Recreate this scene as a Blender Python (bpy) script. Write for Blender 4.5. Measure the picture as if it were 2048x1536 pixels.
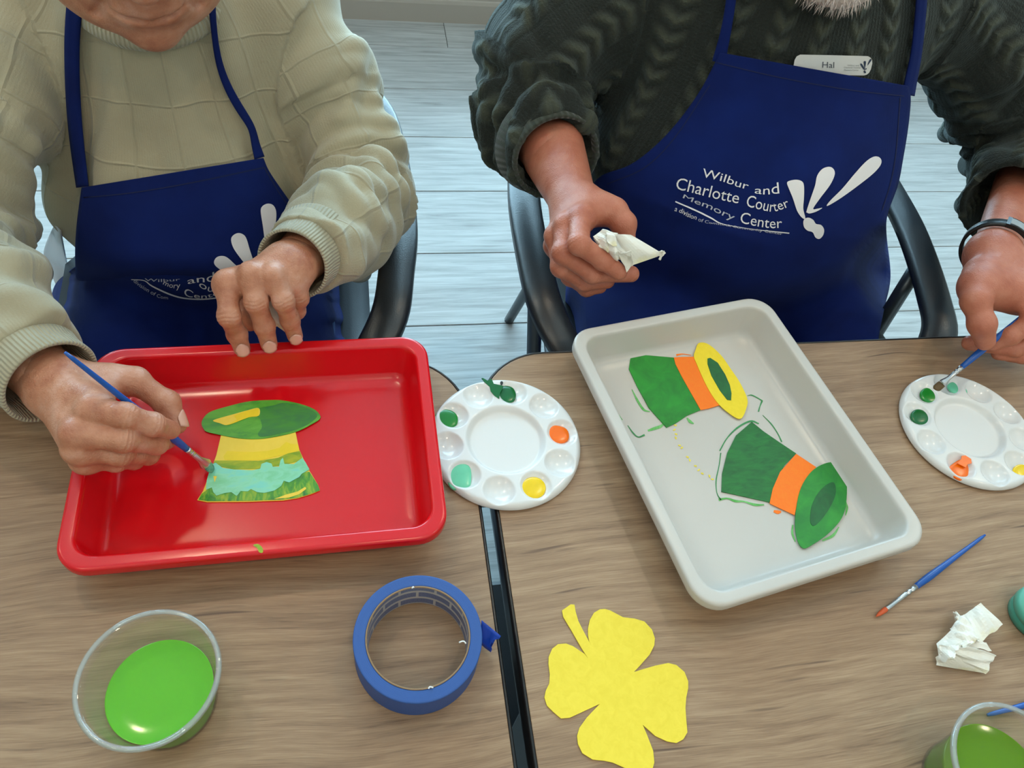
import bpy, bmesh, math, random
import numpy as np
from mathutils import Vector, Matrix
SKY_STRENGTH = 23.0
EXPOSURE = -0.85
TROFFER = 3.2
DOWNLIGHT = 290.0
random.seed(7); RNG = np.random.default_rng(7)
D = bpy.data
for _o in list(D.objects): D.objects.remove(_o)
scene = bpy.context.scene
COL = scene.collection

# ------------------------------------------------------------------ camera
# plan units ("q"): camera over the origin, table top at z=.74; metres = q*K, lifted so the floor is z=0
K = 0.889; ZF = -0.093; TZ = 0.74
FPX = 1538.0; PITCH = math.radians(52.5); ROLL = math.radians(11.5); YAW = math.radians(17.6)
CQ = np.array([0.0, 0.0, 1.482])
def _rot(axis, a):
    return np.array(Matrix.Rotation(a, 3, axis))
# camera axes: start looking down -Z, roll about own axis, pitch, yaw
RC = _rot('Z', -YAW) @ _rot('X', math.pi/2 - PITCH) @ _rot('Z', ROLL)
def W(p):
    p = np.asarray(p, float)
    return p*K + np.array([0, 0, -ZF*K])
cam_data = D.cameras.new('camera'); cam = D.objects.new('camera', cam_data); COL.objects.link(cam)
cam_data.sensor_fit = 'HORIZONTAL'; cam_data.sensor_width = 36.0
cam_data.lens = 36.0*FPX/2048.0; cam_data.clip_start = 0.02; cam_data.clip_end = 60
_m = Matrix([list(r) for r in RC]).to_4x4(); _m.translation = Vector(W(CQ)); cam.matrix_world = _m
scene.camera = cam

# ------------------------------------------------------------------ world, exposure
world = D.worlds.new('sky'); scene.world = world; world.use_nodes = True
_bg = world.node_tree.nodes['Background']; _bg.inputs[0].default_value = (0.52, 0.80, 1.0, 1); _bg.inputs[1].default_value = SKY_STRENGTH
vs = scene.view_settings
vs.view_transform = 'Standard'; vs.look = 'None'; vs.gamma = 1.0; vs.use_curve_mapping = False; vs.exposure = EXPOSURE
try: scene.cycles.max_bounces = 8
except Exception: pass
RX0, RX1, RY0, RY1, RZ1 = -3.2, 4.6, -3.6, 2.93, 2.75      # room in q
WX0, WX1, WZ0, WZ1 = -2.4, 4.2, 0.30, 2.68                 # window opening in the back wall
def area(name, loc, rot, sx, sy, power, color, portal=False):
    l = D.lights.new(name, 'AREA'); l.shape = 'RECTANGLE'; l.size = sx; l.size_y = sy; l.energy = power; l.color = color
    if portal: l.cycles.is_portal = True
    o = D.objects.new(name, l); COL.objects.link(o); o.location = Vector(W(loc)); o.rotation_euler = rot
    return o
area('window_portal', ((WX0+WX1)/2, RY1+0.05, (WZ0+WZ1)/2), (-math.pi/2, 0, 0), (WX1-WX0)*K, (WZ1-WZ0)*K, 1.0, (1, 1, 1), True)

# ------------------------------------------------------------------ helpers: pixels to points
def rays(p):
    p = np.atleast_2d(np.asarray(p, float))
    d = np.c_[(p[:, 0]-1024)/FPX, -(p[:, 1]-768)/FPX, -np.ones(len(p))]
    return d @ RC.T
def at(px, py, z):
    d = rays((px, py))[0]; return CQ + d*((z-CQ[2])/d[2])
def aty(px, py, y):
    d = rays((px, py))[0]; return CQ + d*((y-CQ[1])/d[1])
def atN(pts, z):
    d = rays(pts); return CQ + d*((z-CQ[2])/d[:, 2:3])

# ------------------------------------------------------------------ helpers: objects
def tag(o, label=None, cat=None, group=None, kind=None):
    if label: o['label'] = label
    if cat: o['category'] = cat
    if group: o['group'] = group
    if kind: o['kind'] = kind
    return o
WLOC = {}
def wloc(o): return WLOC[o.name]
def thing(name, loc, label, cat, group=None):
    o = D.objects.new(name, None); o.empty_display_size = 0.05; COL.objects.link(o)
    w = W(loc); o.location = Vector(w); WLOC[o.name] = w
    return tag(o, label, cat, group)
def mk(name, v, f, mat, parent=None, smooth=True, org=None, uv=None, fixn=True):
    """mesh object; v in q units (plan space)"""
    v = W(np.asarray(v, float).reshape(-1, 3))
    if org is None:
        w = np.array([(v[:, 0].min()+v[:, 0].max())/2, (v[:, 1].min()+v[:, 1].max())/2, v[:, 2].min()])
    else: w = W(org)
    me = D.meshes.new(name); me.from_pydata((v-w).tolist(), [], [list(map(int, q)) for q in f]); me.update()
    if fixn:
        bm = bmesh.new(); bm.from_mesh(me); bmesh.ops.recalc_face_normals(bm, faces=bm.faces); bm.to_mesh(me); bm.free()
    if smooth: me.polygons.foreach_set('use_smooth', [True]*len(me.polygons))
    if uv is not None:
        ul = me.uv_layers.new(name='UVMap'); ul.data.foreach_set('uv', np.asarray(uv, np.float32).ravel())
    if mat is not None:
        for m in (mat if isinstance(mat, (list, tuple)) else [mat]): me.materials.append(m)
    o = D.objects.new(name, me); COL.objects.link(o)
    pl = wloc(parent) if parent is not None else np.zeros(3)
    if parent is not None: o.parent = parent
    o.location = Vector(w-pl); WLOC[o.name] = w
    return o
class MB:
    """mesh collector"""
    def __init__(s): s.v = []; s.f = []
    def add(s, v, f):
        n = len(s.v); s.v += [tuple(map(float, p)) for p in v]; s.f += [[i+n for i in q] for q in f]; return s
    def box(s, x0, x1, y0, y1, z0, z1):
        v = [(x, y, z) for z in (z0, z1) for y in (y0, y1) for x in (x0, x1)]
        return s.add(v, [(0, 2, 3, 1), (4, 5, 7, 6), (0, 1, 5, 4), (2, 6, 7, 3), (0, 4, 6, 2), (1, 3, 7, 5)])
    def tube(s, pts, rad, n=10, cap=True):
        v, f = tube_mesh(pts, rad, n, cap); return s.add(v, f)
    def prism(s, poly, z0, z1):
        n = len(poly)
        v = [(x, y, z0) for x, y in poly]+[(x, y, z1) for x, y in poly]
        return s.add(v, [list(range(n))[::-1], list(range(n, 2*n))]+[(i, (i+1) % n, n+(i+1) % n, n+i) for i in range(n)])
    def build(s, name, mat, parent=None, smooth=False, bevel=0, org=None, seg=2):
        o = mk(name, s.v, s.f, mat, parent, smooth, org)
        if bevel:
            m = o.modifiers.new('bevel', 'BEVEL'); m.width = bevel*K; m.segments = seg; m.limit_method = 'ANGLE'; m.angle_limit = math.radians(40)
        return o
def frames(P):
    P = np.asarray(P, float); n = len(P)
    T = np.gradient(P, axis=0); T /= np.linalg.norm(T, axis=1)[:, None]+1e-12
    up = np.array([0, 0, 1.0]) if abs(T[0, 2]) < .9 else np.array([1.0, 0, 0])
    N = np.zeros_like(P); v = np.cross(T[0], up); v /= np.linalg.norm(v); N[0] = v
    for i in range(1, n):
        v = N[i-1]-T[i]*(N[i-1] @ T[i]); N[i] = v/(np.linalg.norm(v)+1e-12)
    return T, N, np.cross(T, N)
def tube_mesh(P, rad, n=10, cap=True, ry=None):
    P = np.asarray(P, float); m = len(P); T, N, B = frames(P)
    rad = np.broadcast_to(np.asarray(rad, float), (m,)); ry = rad if ry is None else np.broadcast_to(np.asarray(ry, float), (m,))
    a = np.arange(n)*2*math.pi/n
    V = (P[:, None]+rad[:, None, None]*np.cos(a)[None, :, None]*N[:, None]+ry[:, None, None]*np.sin(a)[None, :, None]*B[:, None]).reshape(-1, 3)
    F = [(i*n+j, i*n+(j+1) % n, (i+1)*n+(j+1) % n, (i+1)*n+j) for i in range(m-1) for j in range(n)]
    if cap: F += [list(range(n))[::-1], list(range((m-1)*n, m*n))]
    return V, F
def spline(P, n=40, closed=False):
    """Catmull-Rom through P"""
    P = np.asarray(P, float); m = len(P); out = []
    Q = np.vstack([P[-1], P, P[0], P[1]]) if closed else np.vstack([2*P[0]-P[1], P, 2*P[-1]-P[-2]])
    seg = m if closed else m-1
    ts = np.linspace(0, seg, n, endpoint=not closed)
    for t in ts:
        i = min(int(t), seg-1); u = t-i; a, b, c, d = Q[i], Q[i+1], Q[i+2], Q[i+3]
        out.append(.5*((2*b)+(c-a)*u+(2*a-5*b+4*c-d)*u*u+(3*b-a-3*c+d)*u**3))
    return np.array(out)
def lathe(prof, c, n=64, closed_top=False):
    """prof: list of (r,z); returns v,f around centre c"""
    a = np.arange(n)*2*math.pi/n; v = []
    for r, z in prof: v += [(c[0]+r*math.cos(t), c[1]+r*math.sin(t), c[2]+z) for t in a]
    m = len(prof)
    f = [(i*n+j, i*n+(j+1) % n, (i+1)*n+(j+1) % n, (i+1)*n+j) for i in range(m-1) for j in range(n)]
    return v, f
def rrect(w, h, r, n=8):
    """rounded rectangle outline centred at 0, ccw"""
    out = []
    for cx, cy, a0 in ((w/2-r, h/2-r, 0), (-w/2+r, h/2-r, 90), (-w/2+r, -h/2+r, 180), (w/2-r, -h/2+r, 270)):
        for k in range(n+1):
            a = math.radians(a0+90*k/n); out.append((cx+r*math.cos(a), cy+r*math.sin(a)))
    return out

# ------------------------------------------------------------------ helpers: materials
def srgb(r, g, b):
    return tuple((c/255/12.92 if c/255 <= .04045 else ((c/255+.055)/1.055)**2.4) for c in (r, g, b))
class N:
    def __init__(s, name):
        s.m = D.materials.new(name); s.m.use_nodes = True; s.t = s.m.node_tree
        s.b = s.t.nodes['Principled BSDF']; s.o = s.t.nodes['Material Output']
    def n(s, typ, ins=None, out=0, **props):
        nd = s.t.nodes.new(typ)
        for k, v in props.items(): setattr(nd, k, v)
        for k, v in (ins or {}).items(): s.set(nd.inputs[k], v)
        return nd.outputs[out]
    def set(s, sock, v):
        if isinstance(v, bpy.types.NodeSocket): s.t.links.new(v, sock)
        elif isinstance(v, (tuple, list)) and len(v) == 3 and sock.type == 'RGBA': sock.default_value = (*v, 1)
        else: sock.default_value = v
    def P(s, **kw):
        for k, v in kw.items(): s.set(s.b.inputs[k.replace('_', ' ')], v)
        return s
    def coord(s, which='Object'): return s.n('ShaderNodeTexCoord', out=which)
    def mapv(s, v, scale=(1, 1, 1), loc=(0, 0, 0), rot=(0, 0, 0)):
        return s.n('ShaderNodeMapping', {'Vector': v, 'Scale': scale, 'Location': loc, 'Rotation': rot})
    def noise(s, v, scale, detail=4, rough=.55, dist=0):
        return s.n('ShaderNodeTexNoise', {'Vector': v, 'Scale': scale, 'Detail': detail, 'Roughness': rough, 'Distortion': dist}, out='Fac')
    def math(s, op, a, b=0.0, c=0.0):
        return s.n('ShaderNodeMath', {0: a, 1: b, 2: c}, operation=op)
    def ramp(s, fac, stops):
        nd = s.t.nodes.new('ShaderNodeValToRGB'); s.t.links.new(fac, nd.inputs[0]); e = nd.color_ramp.elements
        while len(e) < len(stops): e.new(.5)
        for i, (p, c) in enumerate(stops): e[i].position = p; e[i].color = (*c, 1) if len(c) == 3 else c
        return nd.outputs[0]
    def mix(s, fac, a, b, mode='MIX'):
        nd = s.t.nodes.new('ShaderNodeMix'); nd.data_type = 'RGBA'; nd.blend_type = mode
        s.set(nd.inputs[0], fac); s.set(nd.inputs[6], a if not (isinstance(a, tuple) and len(a) == 3) else (*a, 1)); s.set(nd.inputs[7], b if not (isinstance(b, tuple) and len(b) == 3) else (*b, 1))
        return nd.outputs[2]
    def bump(s, h, strength=.3, dist=.002, normal=None):
        i = {'Height': h, 'Strength': strength, 'Distance': dist}
        if normal is not None: i['Normal'] = normal
        return s.n('ShaderNodeBump', i)
    def sep(s, v, i): return s.n('ShaderNodeSeparateXYZ', {0: v}, out=i)
def plain(name, col, rough=.5, bump=0, bscale=400, var=0, vscale=30, **kw):
    m = N(name); m.P(Roughness=rough, **kw)
    if var:
        f = m.noise(m.coord(), vscale, 3)
        m.P(Base_Color=m.ramp(f, [(.3, tuple(c*(1-var) for c in col)), (.7, tuple(min(1, c*(1+var)) for c in col))]))
    else: m.P(Base_Color=col)
    if bump: m.P(Normal=m.bump(m.noise(m.coord(), bscale, 2), bump, .001))
    return m.m

# ================================================================== IMPLICIT BODIES (smooth unions of tapered bones, meshed with surface nets)
def V3(*a): return np.array(a, float)
def cap(a, b, ra, rb=None, n=None, s=1.0):
    """tapered capsule; n,s: squash (s>1 thinner) along direction n"""
    a = np.asarray(a, float); b = np.asarray(b, float); rb = ra if rb is None else rb; ab = b-a; L2 = float(ab @ ab)+1e-12
    if n is not None: n = np.asarray(n, float)/np.linalg.norm(n)
    def f(P):
        pa = P-a; h = np.clip((pa @ ab)/L2, 0, 1); q = pa-h[:, None]*ab
        d2 = np.einsum('ij,ij->i', q, q)
        if n is not None: d2 = d2+(s*s-1)*(q @ n)**2
        return np.sqrt(d2)-(ra+(rb-ra)*h)
    return f
def sph(c, r): return cap(c, np.asarray(c, float)+[0, 0, 1e-6], r)
def ell(c, r, R=None):
    c = np.asarray(c, float); r = np.asarray(r, float)
    def f(P):
        q = P-c
        if R is not None: q = q @ R
        k0 = np.sqrt(((q/r)**2).sum(1)); k1 = np.sqrt(((q/(r*r))**2).sum(1))+1e-9
        return np.where(k0 < 1e-4, -r.min(), k0*(k0-1)/k1)
    return f
def smin(a, b, k):
    if k <= 0: return np.minimum(a, b)
    h = np.clip(k-np.abs(a-b), 0, None)/k; return np.minimum(a, b)-h*h*k*.25
def U(k, *fs):
    def f(P):
        d = fs[0](P)
        for g in fs[1:]: d = smin(d, g(P), k)
        return d
    return f
def SUB(k, a, b):
    return lambda P: -smin(-a(P), b(P), k)
def chain(pts, rad, k=.004):
    return U(k, *[cap(pts[i], pts[i+1], rad[i], rad[i+1]) for i in range(len(pts)-1)])
def surfnet(F, lo, h):
    S = F < 0; nx, ny, nz = F.shape
    c = [S[i:nx-1+i, j:ny-1+j, k:nz-1+k] for i in (0, 1) for j in (0, 1) for k in (0, 1)]
    cnt = sum(x.astype(np.int8) for x in c); mask = (cnt > 0) & (cnt < 8)
    ids = np.full(mask.shape, -1, np.int64); I = np.argwhere(mask); ids[mask] = np.arange(len(I))
    vals = np.stack([F[I[:, 0]+i, I[:, 1]+j, I[:, 2]+k] for i in (0, 1) for j in (0, 1) for k in (0, 1)], 1)
    off = np.array([(i, j, k) for i in (0, 1) for j in (0, 1) for k in (0, 1)], float)
    acc = np.zeros((len(I), 3)); num = np.zeros(len(I))
    for a in range(8):
        for b in range(a+1, 8):
            if np.abs(off[a]-off[b]).sum() != 1: continue
            x = (vals[:, a] < 0) != (vals[:, b] < 0)
            t = vals[x, a]/(vals[x, a]-vals[x, b]); acc[x] += off[a]+t[:, None]*(off[b]-off[a]); num[x] += 1
    V = lo+(I+acc/num[:, None])*h; Q = []
    for ax in range(3):
        sl0 = [slice(1, n-1) for n in F.shape]; sl0[ax] = slice(0, F.shape[ax]-1); sl1 = list(sl0); sl1[ax] = slice(1, F.shape[ax])
        a = S[tuple(sl0)]; b = S[tuple(sl1)]; E = np.argwhere(a != b); st_ = a[tuple(E.T)]
        for d in range(3):
            if d != ax: E[:, d] += 1
        u, w = [d for d in range(3) if d != ax]; r = []
        for du, dw in ((-1, -1), (0, -1), (0, 0), (-1, 0)):
            e = E.copy(); e[:, u] += du; e[:, w] += dw; r.append(ids[tuple(e.T)])
        q = np.stack(r, 1); flip = st_ if ax != 1 else ~st_
        q[~flip] = q[~flip][:, ::-1]; Q.append(q)
    return V, np.vstack(Q)
def mesh_field(f, lo, hi, h, coarse=4):
    lo = np.asarray(lo, float); hi = np.asarray(hi, float); H = h*coarse
    n = np.ceil((hi-lo)/H).astype(int)+2
    ax = [lo[d]+np.arange(n[d])*H+H/2-h/2 for d in range(3)]
    G = np.stack(np.meshgrid(*ax, indexing='ij'), -1).reshape(-1, 3); Fc = f(G).reshape(n)
    near = np.abs(Fc) < H*1.35
    F = np.repeat(np.repeat(np.repeat(Fc, coarse, 0), coarse, 1), coarse, 2).astype(np.float64)
    C = np.argwhere(near); sub = np.stack(np.meshgrid(*[np.arange(coarse)]*3, indexing='ij'), -1).reshape(-1, 3)
    idx = (C[:, None]*coarse+sub[None]).reshape(-1, 3)
    for s0 in range(0, len(idx), 400000):
        ii = idx[s0:s0+400000]; F[ii[:, 0], ii[:, 1], ii[:, 2]] = f(lo+ii*h)
    return surfnet(F, lo, h)
def vnormals(V, Q):
    n = np.zeros_like(V); a = np.cross(V[Q[:, 2]]-V[Q[:, 0]], V[Q[:, 3]]-V[Q[:, 1]])
    for k in range(4): np.add.at(n, Q[:, k], a)
    return n/(np.linalg.norm(n, axis=1)[:, None]+1e-12)
def relax(V, Q, it=2, w=.5):
    e = np.vstack([Q[:, [0, 1]], Q[:, [1, 2]], Q[:, [2, 3]], Q[:, [3, 0]]]); n = len(V)
    cnt = np.bincount(e[:, 0], minlength=n)+np.bincount(e[:, 1], minlength=n)
    for _ in range(it):
        s_ = np.zeros_like(V)
        for d in range(3): s_[:, d] = np.bincount(e[:, 0], V[e[:, 1], d], n)+np.bincount(e[:, 1], V[e[:, 0], d], n)
        V = V*(1-w)+w*s_/np.maximum(cnt, 1)[:, None]
    return V
def joinm(parts):
    v = []; f = []; n = 0
    for a, b in parts: v.append(a); f.append(np.asarray(b)+n); n += len(a)
    return np.vstack(v), np.vstack(f)
def march(pts, field, off, t0=.25, iters=90):
    """pixels to the points where their rays meet an implicit body"""
    d = rays(pts); d /= np.linalg.norm(d, axis=1)[:, None]; t = np.full(len(d), t0)
    for _ in range(iters):
        v = field(CQ+d*t[:, None])-off; t += np.clip(v*.8, -.05, .1)
        t = np.minimum(t, 2.2)
    return CQ+d*t[:, None], t

# ================================================================== THE SETTING
def wood_floor_mat():
    m = N('grey_wood_plank'); oi = m.n('ShaderNodeObjectInfo', out='Random')
    co = m.coord('Object'); off = m.n('ShaderNodeCombineXYZ', {0: m.math('MULTIPLY', oi, 37.0), 1: m.math('MULTIPLY', oi, 11.0)})
    co = m.n('ShaderNodeVectorMath', {0: co, 1: off}, operation='ADD')
    g = m.noise(m.mapv(co, (1.3, 22, 1)), 3.2, 6, .62, .6)
    g2 = m.noise(m.mapv(co, (2.5, 120, 1)), 4, 3, .6)
    big = m.noise(m.mapv(co, (.8, 3.5, 1)), 1.7, 3, .5, 1.5)
    f = m.math('ADD', m.math('MULTIPLY', g, .6), m.math('ADD', m.math('MULTIPLY', g2, .18), m.math('MULTIPLY', big, .25)))
    m.P(Base_Color=m.ramp(f, [(.36, srgb(142, 140, 136)), (.5, srgb(174, 173, 170)), (.64, srgb(196, 196, 193))]),
        Roughness=.46, Normal=m.bump(m.math('ADD', g, m.math('MULTIPLY', g2, .6)), .16, .0012))
    m.b.inputs['Specular IOR Level'].default_value = .55
    return m.m
M_FLOOR = wood_floor_mat()
M_JOINT = plain('dark_joint', srgb(70, 68, 66), .8)
M_WALL = plain('painted_wall', srgb(196, 189, 178), .8, .05, 300)
M_CEIL = plain('ceiling_paint', srgb(232, 230, 226), .9)
M_BASE = plain('baseboard_vinyl', srgb(176, 166, 154), .55, .04, 200)
M_FRAME = plain('white_window_frame', srgb(225, 225, 222), .4)
def st(o): return tag(o, kind='structure')
floor = st(MB().box(RX0, RX1, RY0, RY1, ZF-.06, ZF-.004).build('floor', M_JOINT))
# planks: rows of boards running along x, edges read from the photograph at y=1.32..2.9
prow = np.array([at(900, y, ZF)[1] for y in (95, 180, 277, 388, 511, 650)])
PW = (prow[0]-prow[-1])/5; PY = prow[0]
PL = 1.42; plank_me = None
v0 = -PW/2+.0012; v1 = PW/2-.0012; l0 = -PL/2+.001; l1 = PL/2-.001; e = .0012
pv = [(l0, v0, -.004), (l1, v0, -.004), (l1, v1, -.004), (l0, v1, -.004), (l0, v0, -e), (l1, v0, -e), (l1, v1, -e), (l0, v1, -e),
      (l0+e, v0+e, 0), (l1-e, v0+e, 0), (l1-e, v1-e, 0), (l0+e, v1-e, 0)]
pf = [(0, 1, 5, 4), (1, 2, 6, 5), (2, 3, 7, 6), (3, 0, 4, 7), (4, 5, 9, 8), (5, 6, 10, 9), (6, 7, 11, 10), (7, 4, 8, 11), (8, 9, 10, 11)]
y = PY+PW*.5
while y+PW/2 > RY1+.0: y -= PW
k = 0; rowsy = []
while y > RY0+PW/2: rowsy.append(y); y -= PW
rowsy = [rowsy[0]+PW]+rowsy if rowsy[0]+PW*1.05 < RY1 else rowsy
seam0 = at(890, 62, ZF)[0]                       # a visible butt joint near the wall
for r, y in enumerate(rowsy):
    x = seam0+PL/2 + [0, .5, .36, .62, .44, .56, .4, .6, .5][r % 9]*PL - 4*PL
    while x < RX1+PL/2:
        a, b = max(x-PL/2, RX0), min(x+PL/2, RX1)
        if b-a > .15:
            if b-a > PL-.01:
                if plank_me is None:
                    o = mk('plank', np.array(pv)+[x, y, ZF], pf, M_FLOOR, floor, False, org=(x, y, ZF)); plank_me = o.data
                else:
                    o = D.objects.new('plank', plank_me); COL.objects.link(o); o.parent = floor; o.location = Vector(W((x, y, ZF))-wloc(floor))
            else:
                q = np.array(pv); q[:, 0] = np.where(q[:, 0] < 0, a-x, b-x)*.9995
                mk('plank', q+[x, y, ZF], pf, M_FLOOR, floor, False, org=(x, y, ZF))
        x += PL
# walls
T = .12
wb = MB().box(RX0, RX1, RY1, RY1+T, ZF, WZ0).box(RX0, RX1, RY1, RY1+T, WZ1, RZ1).box(RX0, WX0, RY1, RY1+T, WZ0, WZ1).box(WX1, RX1, RY1, RY1+T, WZ0, WZ1)
st(wb.build('wall_back', M_WALL))
st(MB().box(RX0-T, RX0, RY0, RY1+T, ZF, RZ1).build('wall_left', M_WALL))
st(MB().box(RX1, RX1+T, RY0, RY1+T, ZF, RZ1).build('wall_right', M_WALL))
st(MB().box(RX0-T, RX1+T, RY0-T, RY0, ZF, RZ1).build('wall_front', M_WALL))
st(MB().box(RX0-T, RX1+T, RY0-T, RY1+T, RZ1, RZ1+.08).build('ceiling', M_CEIL))
zb = at(900, 38, ZF)[1]
def base_prof(y0, s): # baseboard with a rounded upper lip
    return [(y0, ZF), (y0-s*.016, ZF), (y0-s*.016, ZF+.072), (y0-s*.012, ZF+.084), (y0-s*.008, ZF+.088), (y0-s*.008, ZF+.1), (y0, ZF+.104)]
pr = base_prof(RY1, 1); n = len(pr)
bv = [(x, yy, zz) for x in (RX0, RX1) for yy, zz in pr]
bb = mk('baseboard_back', bv, [(i, (i+1) % n, n+(i+1) % n, n+i) for i in range(n)]+[list(range(n)), list(range(n, 2*n))[::-1]], M_BASE, None, False); st(bb)
# window in the back wall (above the frame of the picture): mullions and panes
GL = N('window_glass'); GL.t.nodes.remove(GL.b)
_tr = GL.n('ShaderNodeBsdfTransparent', {'Color': (.93, .97, .97)}); _gl = GL.n('ShaderNodeBsdfGlossy', {'Roughness': .02})
_mx = GL.n('ShaderNodeMixShader', {0: GL.n('ShaderNodeFresnel', {'IOR': 1.4}), 1: _tr, 2: _gl}); GL.t.links.new(_mx, GL.o.inputs[0])
nw = 5; ww = (WX1-WX0)/nw
for i in range(nw):
    a, b = WX0+i*ww, WX0+(i+1)*ww; fr = .035; y0, y1 = RY1+.03, RY1+.09
    w = st(MB().box(a, a+fr, y0, y1, WZ0, WZ1).box(b-fr, b, y0, y1, WZ0, WZ1).box(a+fr, b-fr, y0, y1, WZ0, WZ0+fr).box(a+fr, b-fr, y0, y1, WZ1-fr, WZ1).box(a+fr, b-fr, y0, y1, 1.9, 1.9+fr).build('window_%d' % (i+1), M_FRAME))
    MB().box(a+fr, b-fr, RY1+.058, RY1+.062, WZ0+fr, 1.9).build('pane', GL.m, w)
    MB().box(a+fr, b-fr, RY1+.058, RY1+.062, 1.9+fr, WZ1-fr).build('pane', GL.m, w)
# recessed troffers and small downlights in the ceiling
M_METAL_W = plain('white_lamp_metal', srgb(235, 235, 235), .4)
def emis(name, col, s):
    m = N(name); m.P(Base_Color=col, Emission_Color=col, Emission_Strength=s); return m.m
M_TROF = emis('troffer_diffuser', (1.0, .78, .54), TROFFER)
M_DOWN = emis('downlight_lens', (1.0, .80, .55), DOWNLIGHT)
for i, (x, y) in enumerate([(-1.6, -1.4), (.5, -1.4), (2.6, -1.4), (-1.6, -3.0), (.5, -3.0), (2.6, -3.0)]):
    t = thing('ceiling_light', (x, y, RZ1), 'white framed rectangular ceiling light panel', 'ceiling light', 'ceiling light panels')
    z = RZ1
    MB().box(x-.62, x+.62, y-.32, y-.3, z-.02, z).box(x-.62, x+.62, y+.3, y+.32, z-.02, z).box(x-.62, x-.6, y-.3, y+.3, z-.02, z).box(x+.6, x+.62, y-.3, y+.3, z-.02, z).build('frame', M_METAL_W, t)
    MB().box(x-.6, x+.6, y-.3, y+.3, z-.012, z-.002).build('diffuser', M_TROF, t)
for i, (x, y) in enumerate([(.95, 1.2), (-.55, 1.2), (2.4, 1.2), (-2.0, 1.2), (.2, -.5), (1.7, -.5), (-1.3, -.5)]):
    t = thing('downlight', (x, y, RZ1), 'small round recessed ceiling downlight', 'ceiling light', 'recessed downlights')
    v, f = lathe([(.075, 0), (.075, -.008), (.06, -.01), (.055, 0)], (x, y, RZ1), 32); mk('trim_ring', v, f, M_METAL_W, t)
    v, f = lathe([(.055, -.004), (.001, -.004)], (x, y, RZ1), 32); mk('lens', v, f, M_DOWN, t)

# ================================================================== TABLES
def table_mat():
    m = N('oak_laminate'); co = m.coord('Object')
    warp = m.noise(co, 3.0, 2); wv = m.n('ShaderNodeCombineXYZ', {1: m.math('MULTIPLY', warp, .05)})
    co = m.n('ShaderNodeVectorMath', {0: co, 1: wv}, operation='ADD')
    g = m.noise(m.mapv(co, (2.6, 48, 1)), 3.0, 7, .62, .4)
    fine = m.noise(m.mapv(co, (12, 300, 1)), 3.0, 3, .6)
    big = m.noise(m.mapv(co, (.9, 4.5, 1)), 2.2, 3, .5, 1.2)
    f = m.math('ADD', m.math('MULTIPLY', g, .52), m.math('ADD', m.math('MULTIPLY', fine, .3), m.math('MULTIPLY', big, .24)))
    col = m.ramp(f, [(.34, srgb(110, 84, 63)), (.47, srgb(144, 114, 88)), (.55, srgb(157, 127, 99)), (.68, srgb(177, 147, 117))])
    st_ = m.noise(m.mapv(co, (3, 60, 1)), 2.2, 2, .5)
    col = m.mix(m.ramp(st_, [(.66, (0, 0, 0)), (.75, (1, 1, 1))]), col, srgb(100, 76, 60))
    m.P(Base_Color=col, Roughness=.38, Normal=m.bump(m.math('ADD', g, fine), .12, .0006))
    m.b.inputs['Specular IOR Level'].default_value = .45
    return m.m
M_TABLE = table_mat()
M_EDGE = plain('black_edge_band', srgb(30, 27, 26), .28)
M_EDGE2 = plain('brown_edge_lip', srgb(72, 58, 50), .4)
M_LEG = plain('black_table_steel', srgb(22, 24, 27), .4, Metallic=.0)
TY1 = (at(1066, 697.6, TZ)[1]+at(1927, 676, TZ)[1])/2; TY0 = TY1-.80
GX0 = at(972, 1120, TZ)[0]+.0032; GX1 = at(1014, 1120, TZ)[0]-.0036
def table(x0, x1, label):
    cx, cy = (x0+x1)/2, (TY0+TY1)/2; w, h = x1-x0, TY1-TY0
    t = thing('table', (cx, cy, ZF), label, 'table', None)
    out = [(cx+a, cy+b) for a, b in rrect(w-.0066, h-.0066, .085, 12)]; n = len(out)
    outer = [(cx+a, cy+b) for a, b in rrect(w, h, .088, 12)]
    mb = MB(); mb.prism(out, TZ-.034, TZ); mb.build('tabletop', M_TABLE, t, bevel=.001)
    eb = MB(); v = []
    prof = [(0, TZ-.0005), (.5, TZ+.0004), (1, TZ-.0012), (1, TZ-.014), (1.5, TZ-.02), (1.5, TZ-.03), (1, TZ-.036), (0, TZ-.036)]
    for k, z in prof: v += [(o[0]+(p[0]-o[0])*k, o[1]+(p[1]-o[1])*k, z) for o, p in zip(out, outer)]
    m = len(prof)
    f = [(i*n+j, i*n+(j+1) % n, ((i+1) % m)*n+(j+1) % n, ((i+1) % m)*n+j) for i in range(m) for j in range(n)]
    mk('edge_band', v, f, M_EDGE, t)
    MB().box(x0+.1, x1-.1, cy-.26, cy+.26, TZ-.06, TZ-.0345).build('under_frame', M_LEG, t)
    for s in (-1, 1):
        lx = cx+s*(w/2-.118)
        MB().box(lx-.03, lx+.03, cy-.11, cy+.11, ZF+.05, TZ-.06).build('leg', M_LEG, t, bevel=.008)
        MB().box(lx-.035, lx+.035, cy-.42, cy+.42, ZF, ZF+.05).build('foot', M_LEG, t, bevel=.012)
    return t
table(GX0-1.36, GX0, 'wood-look table holding the red tray and the blue tape roll')
table(GX1, GX1+1.36, 'wood-look table holding the white tray and the yellow shamrock')

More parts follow.
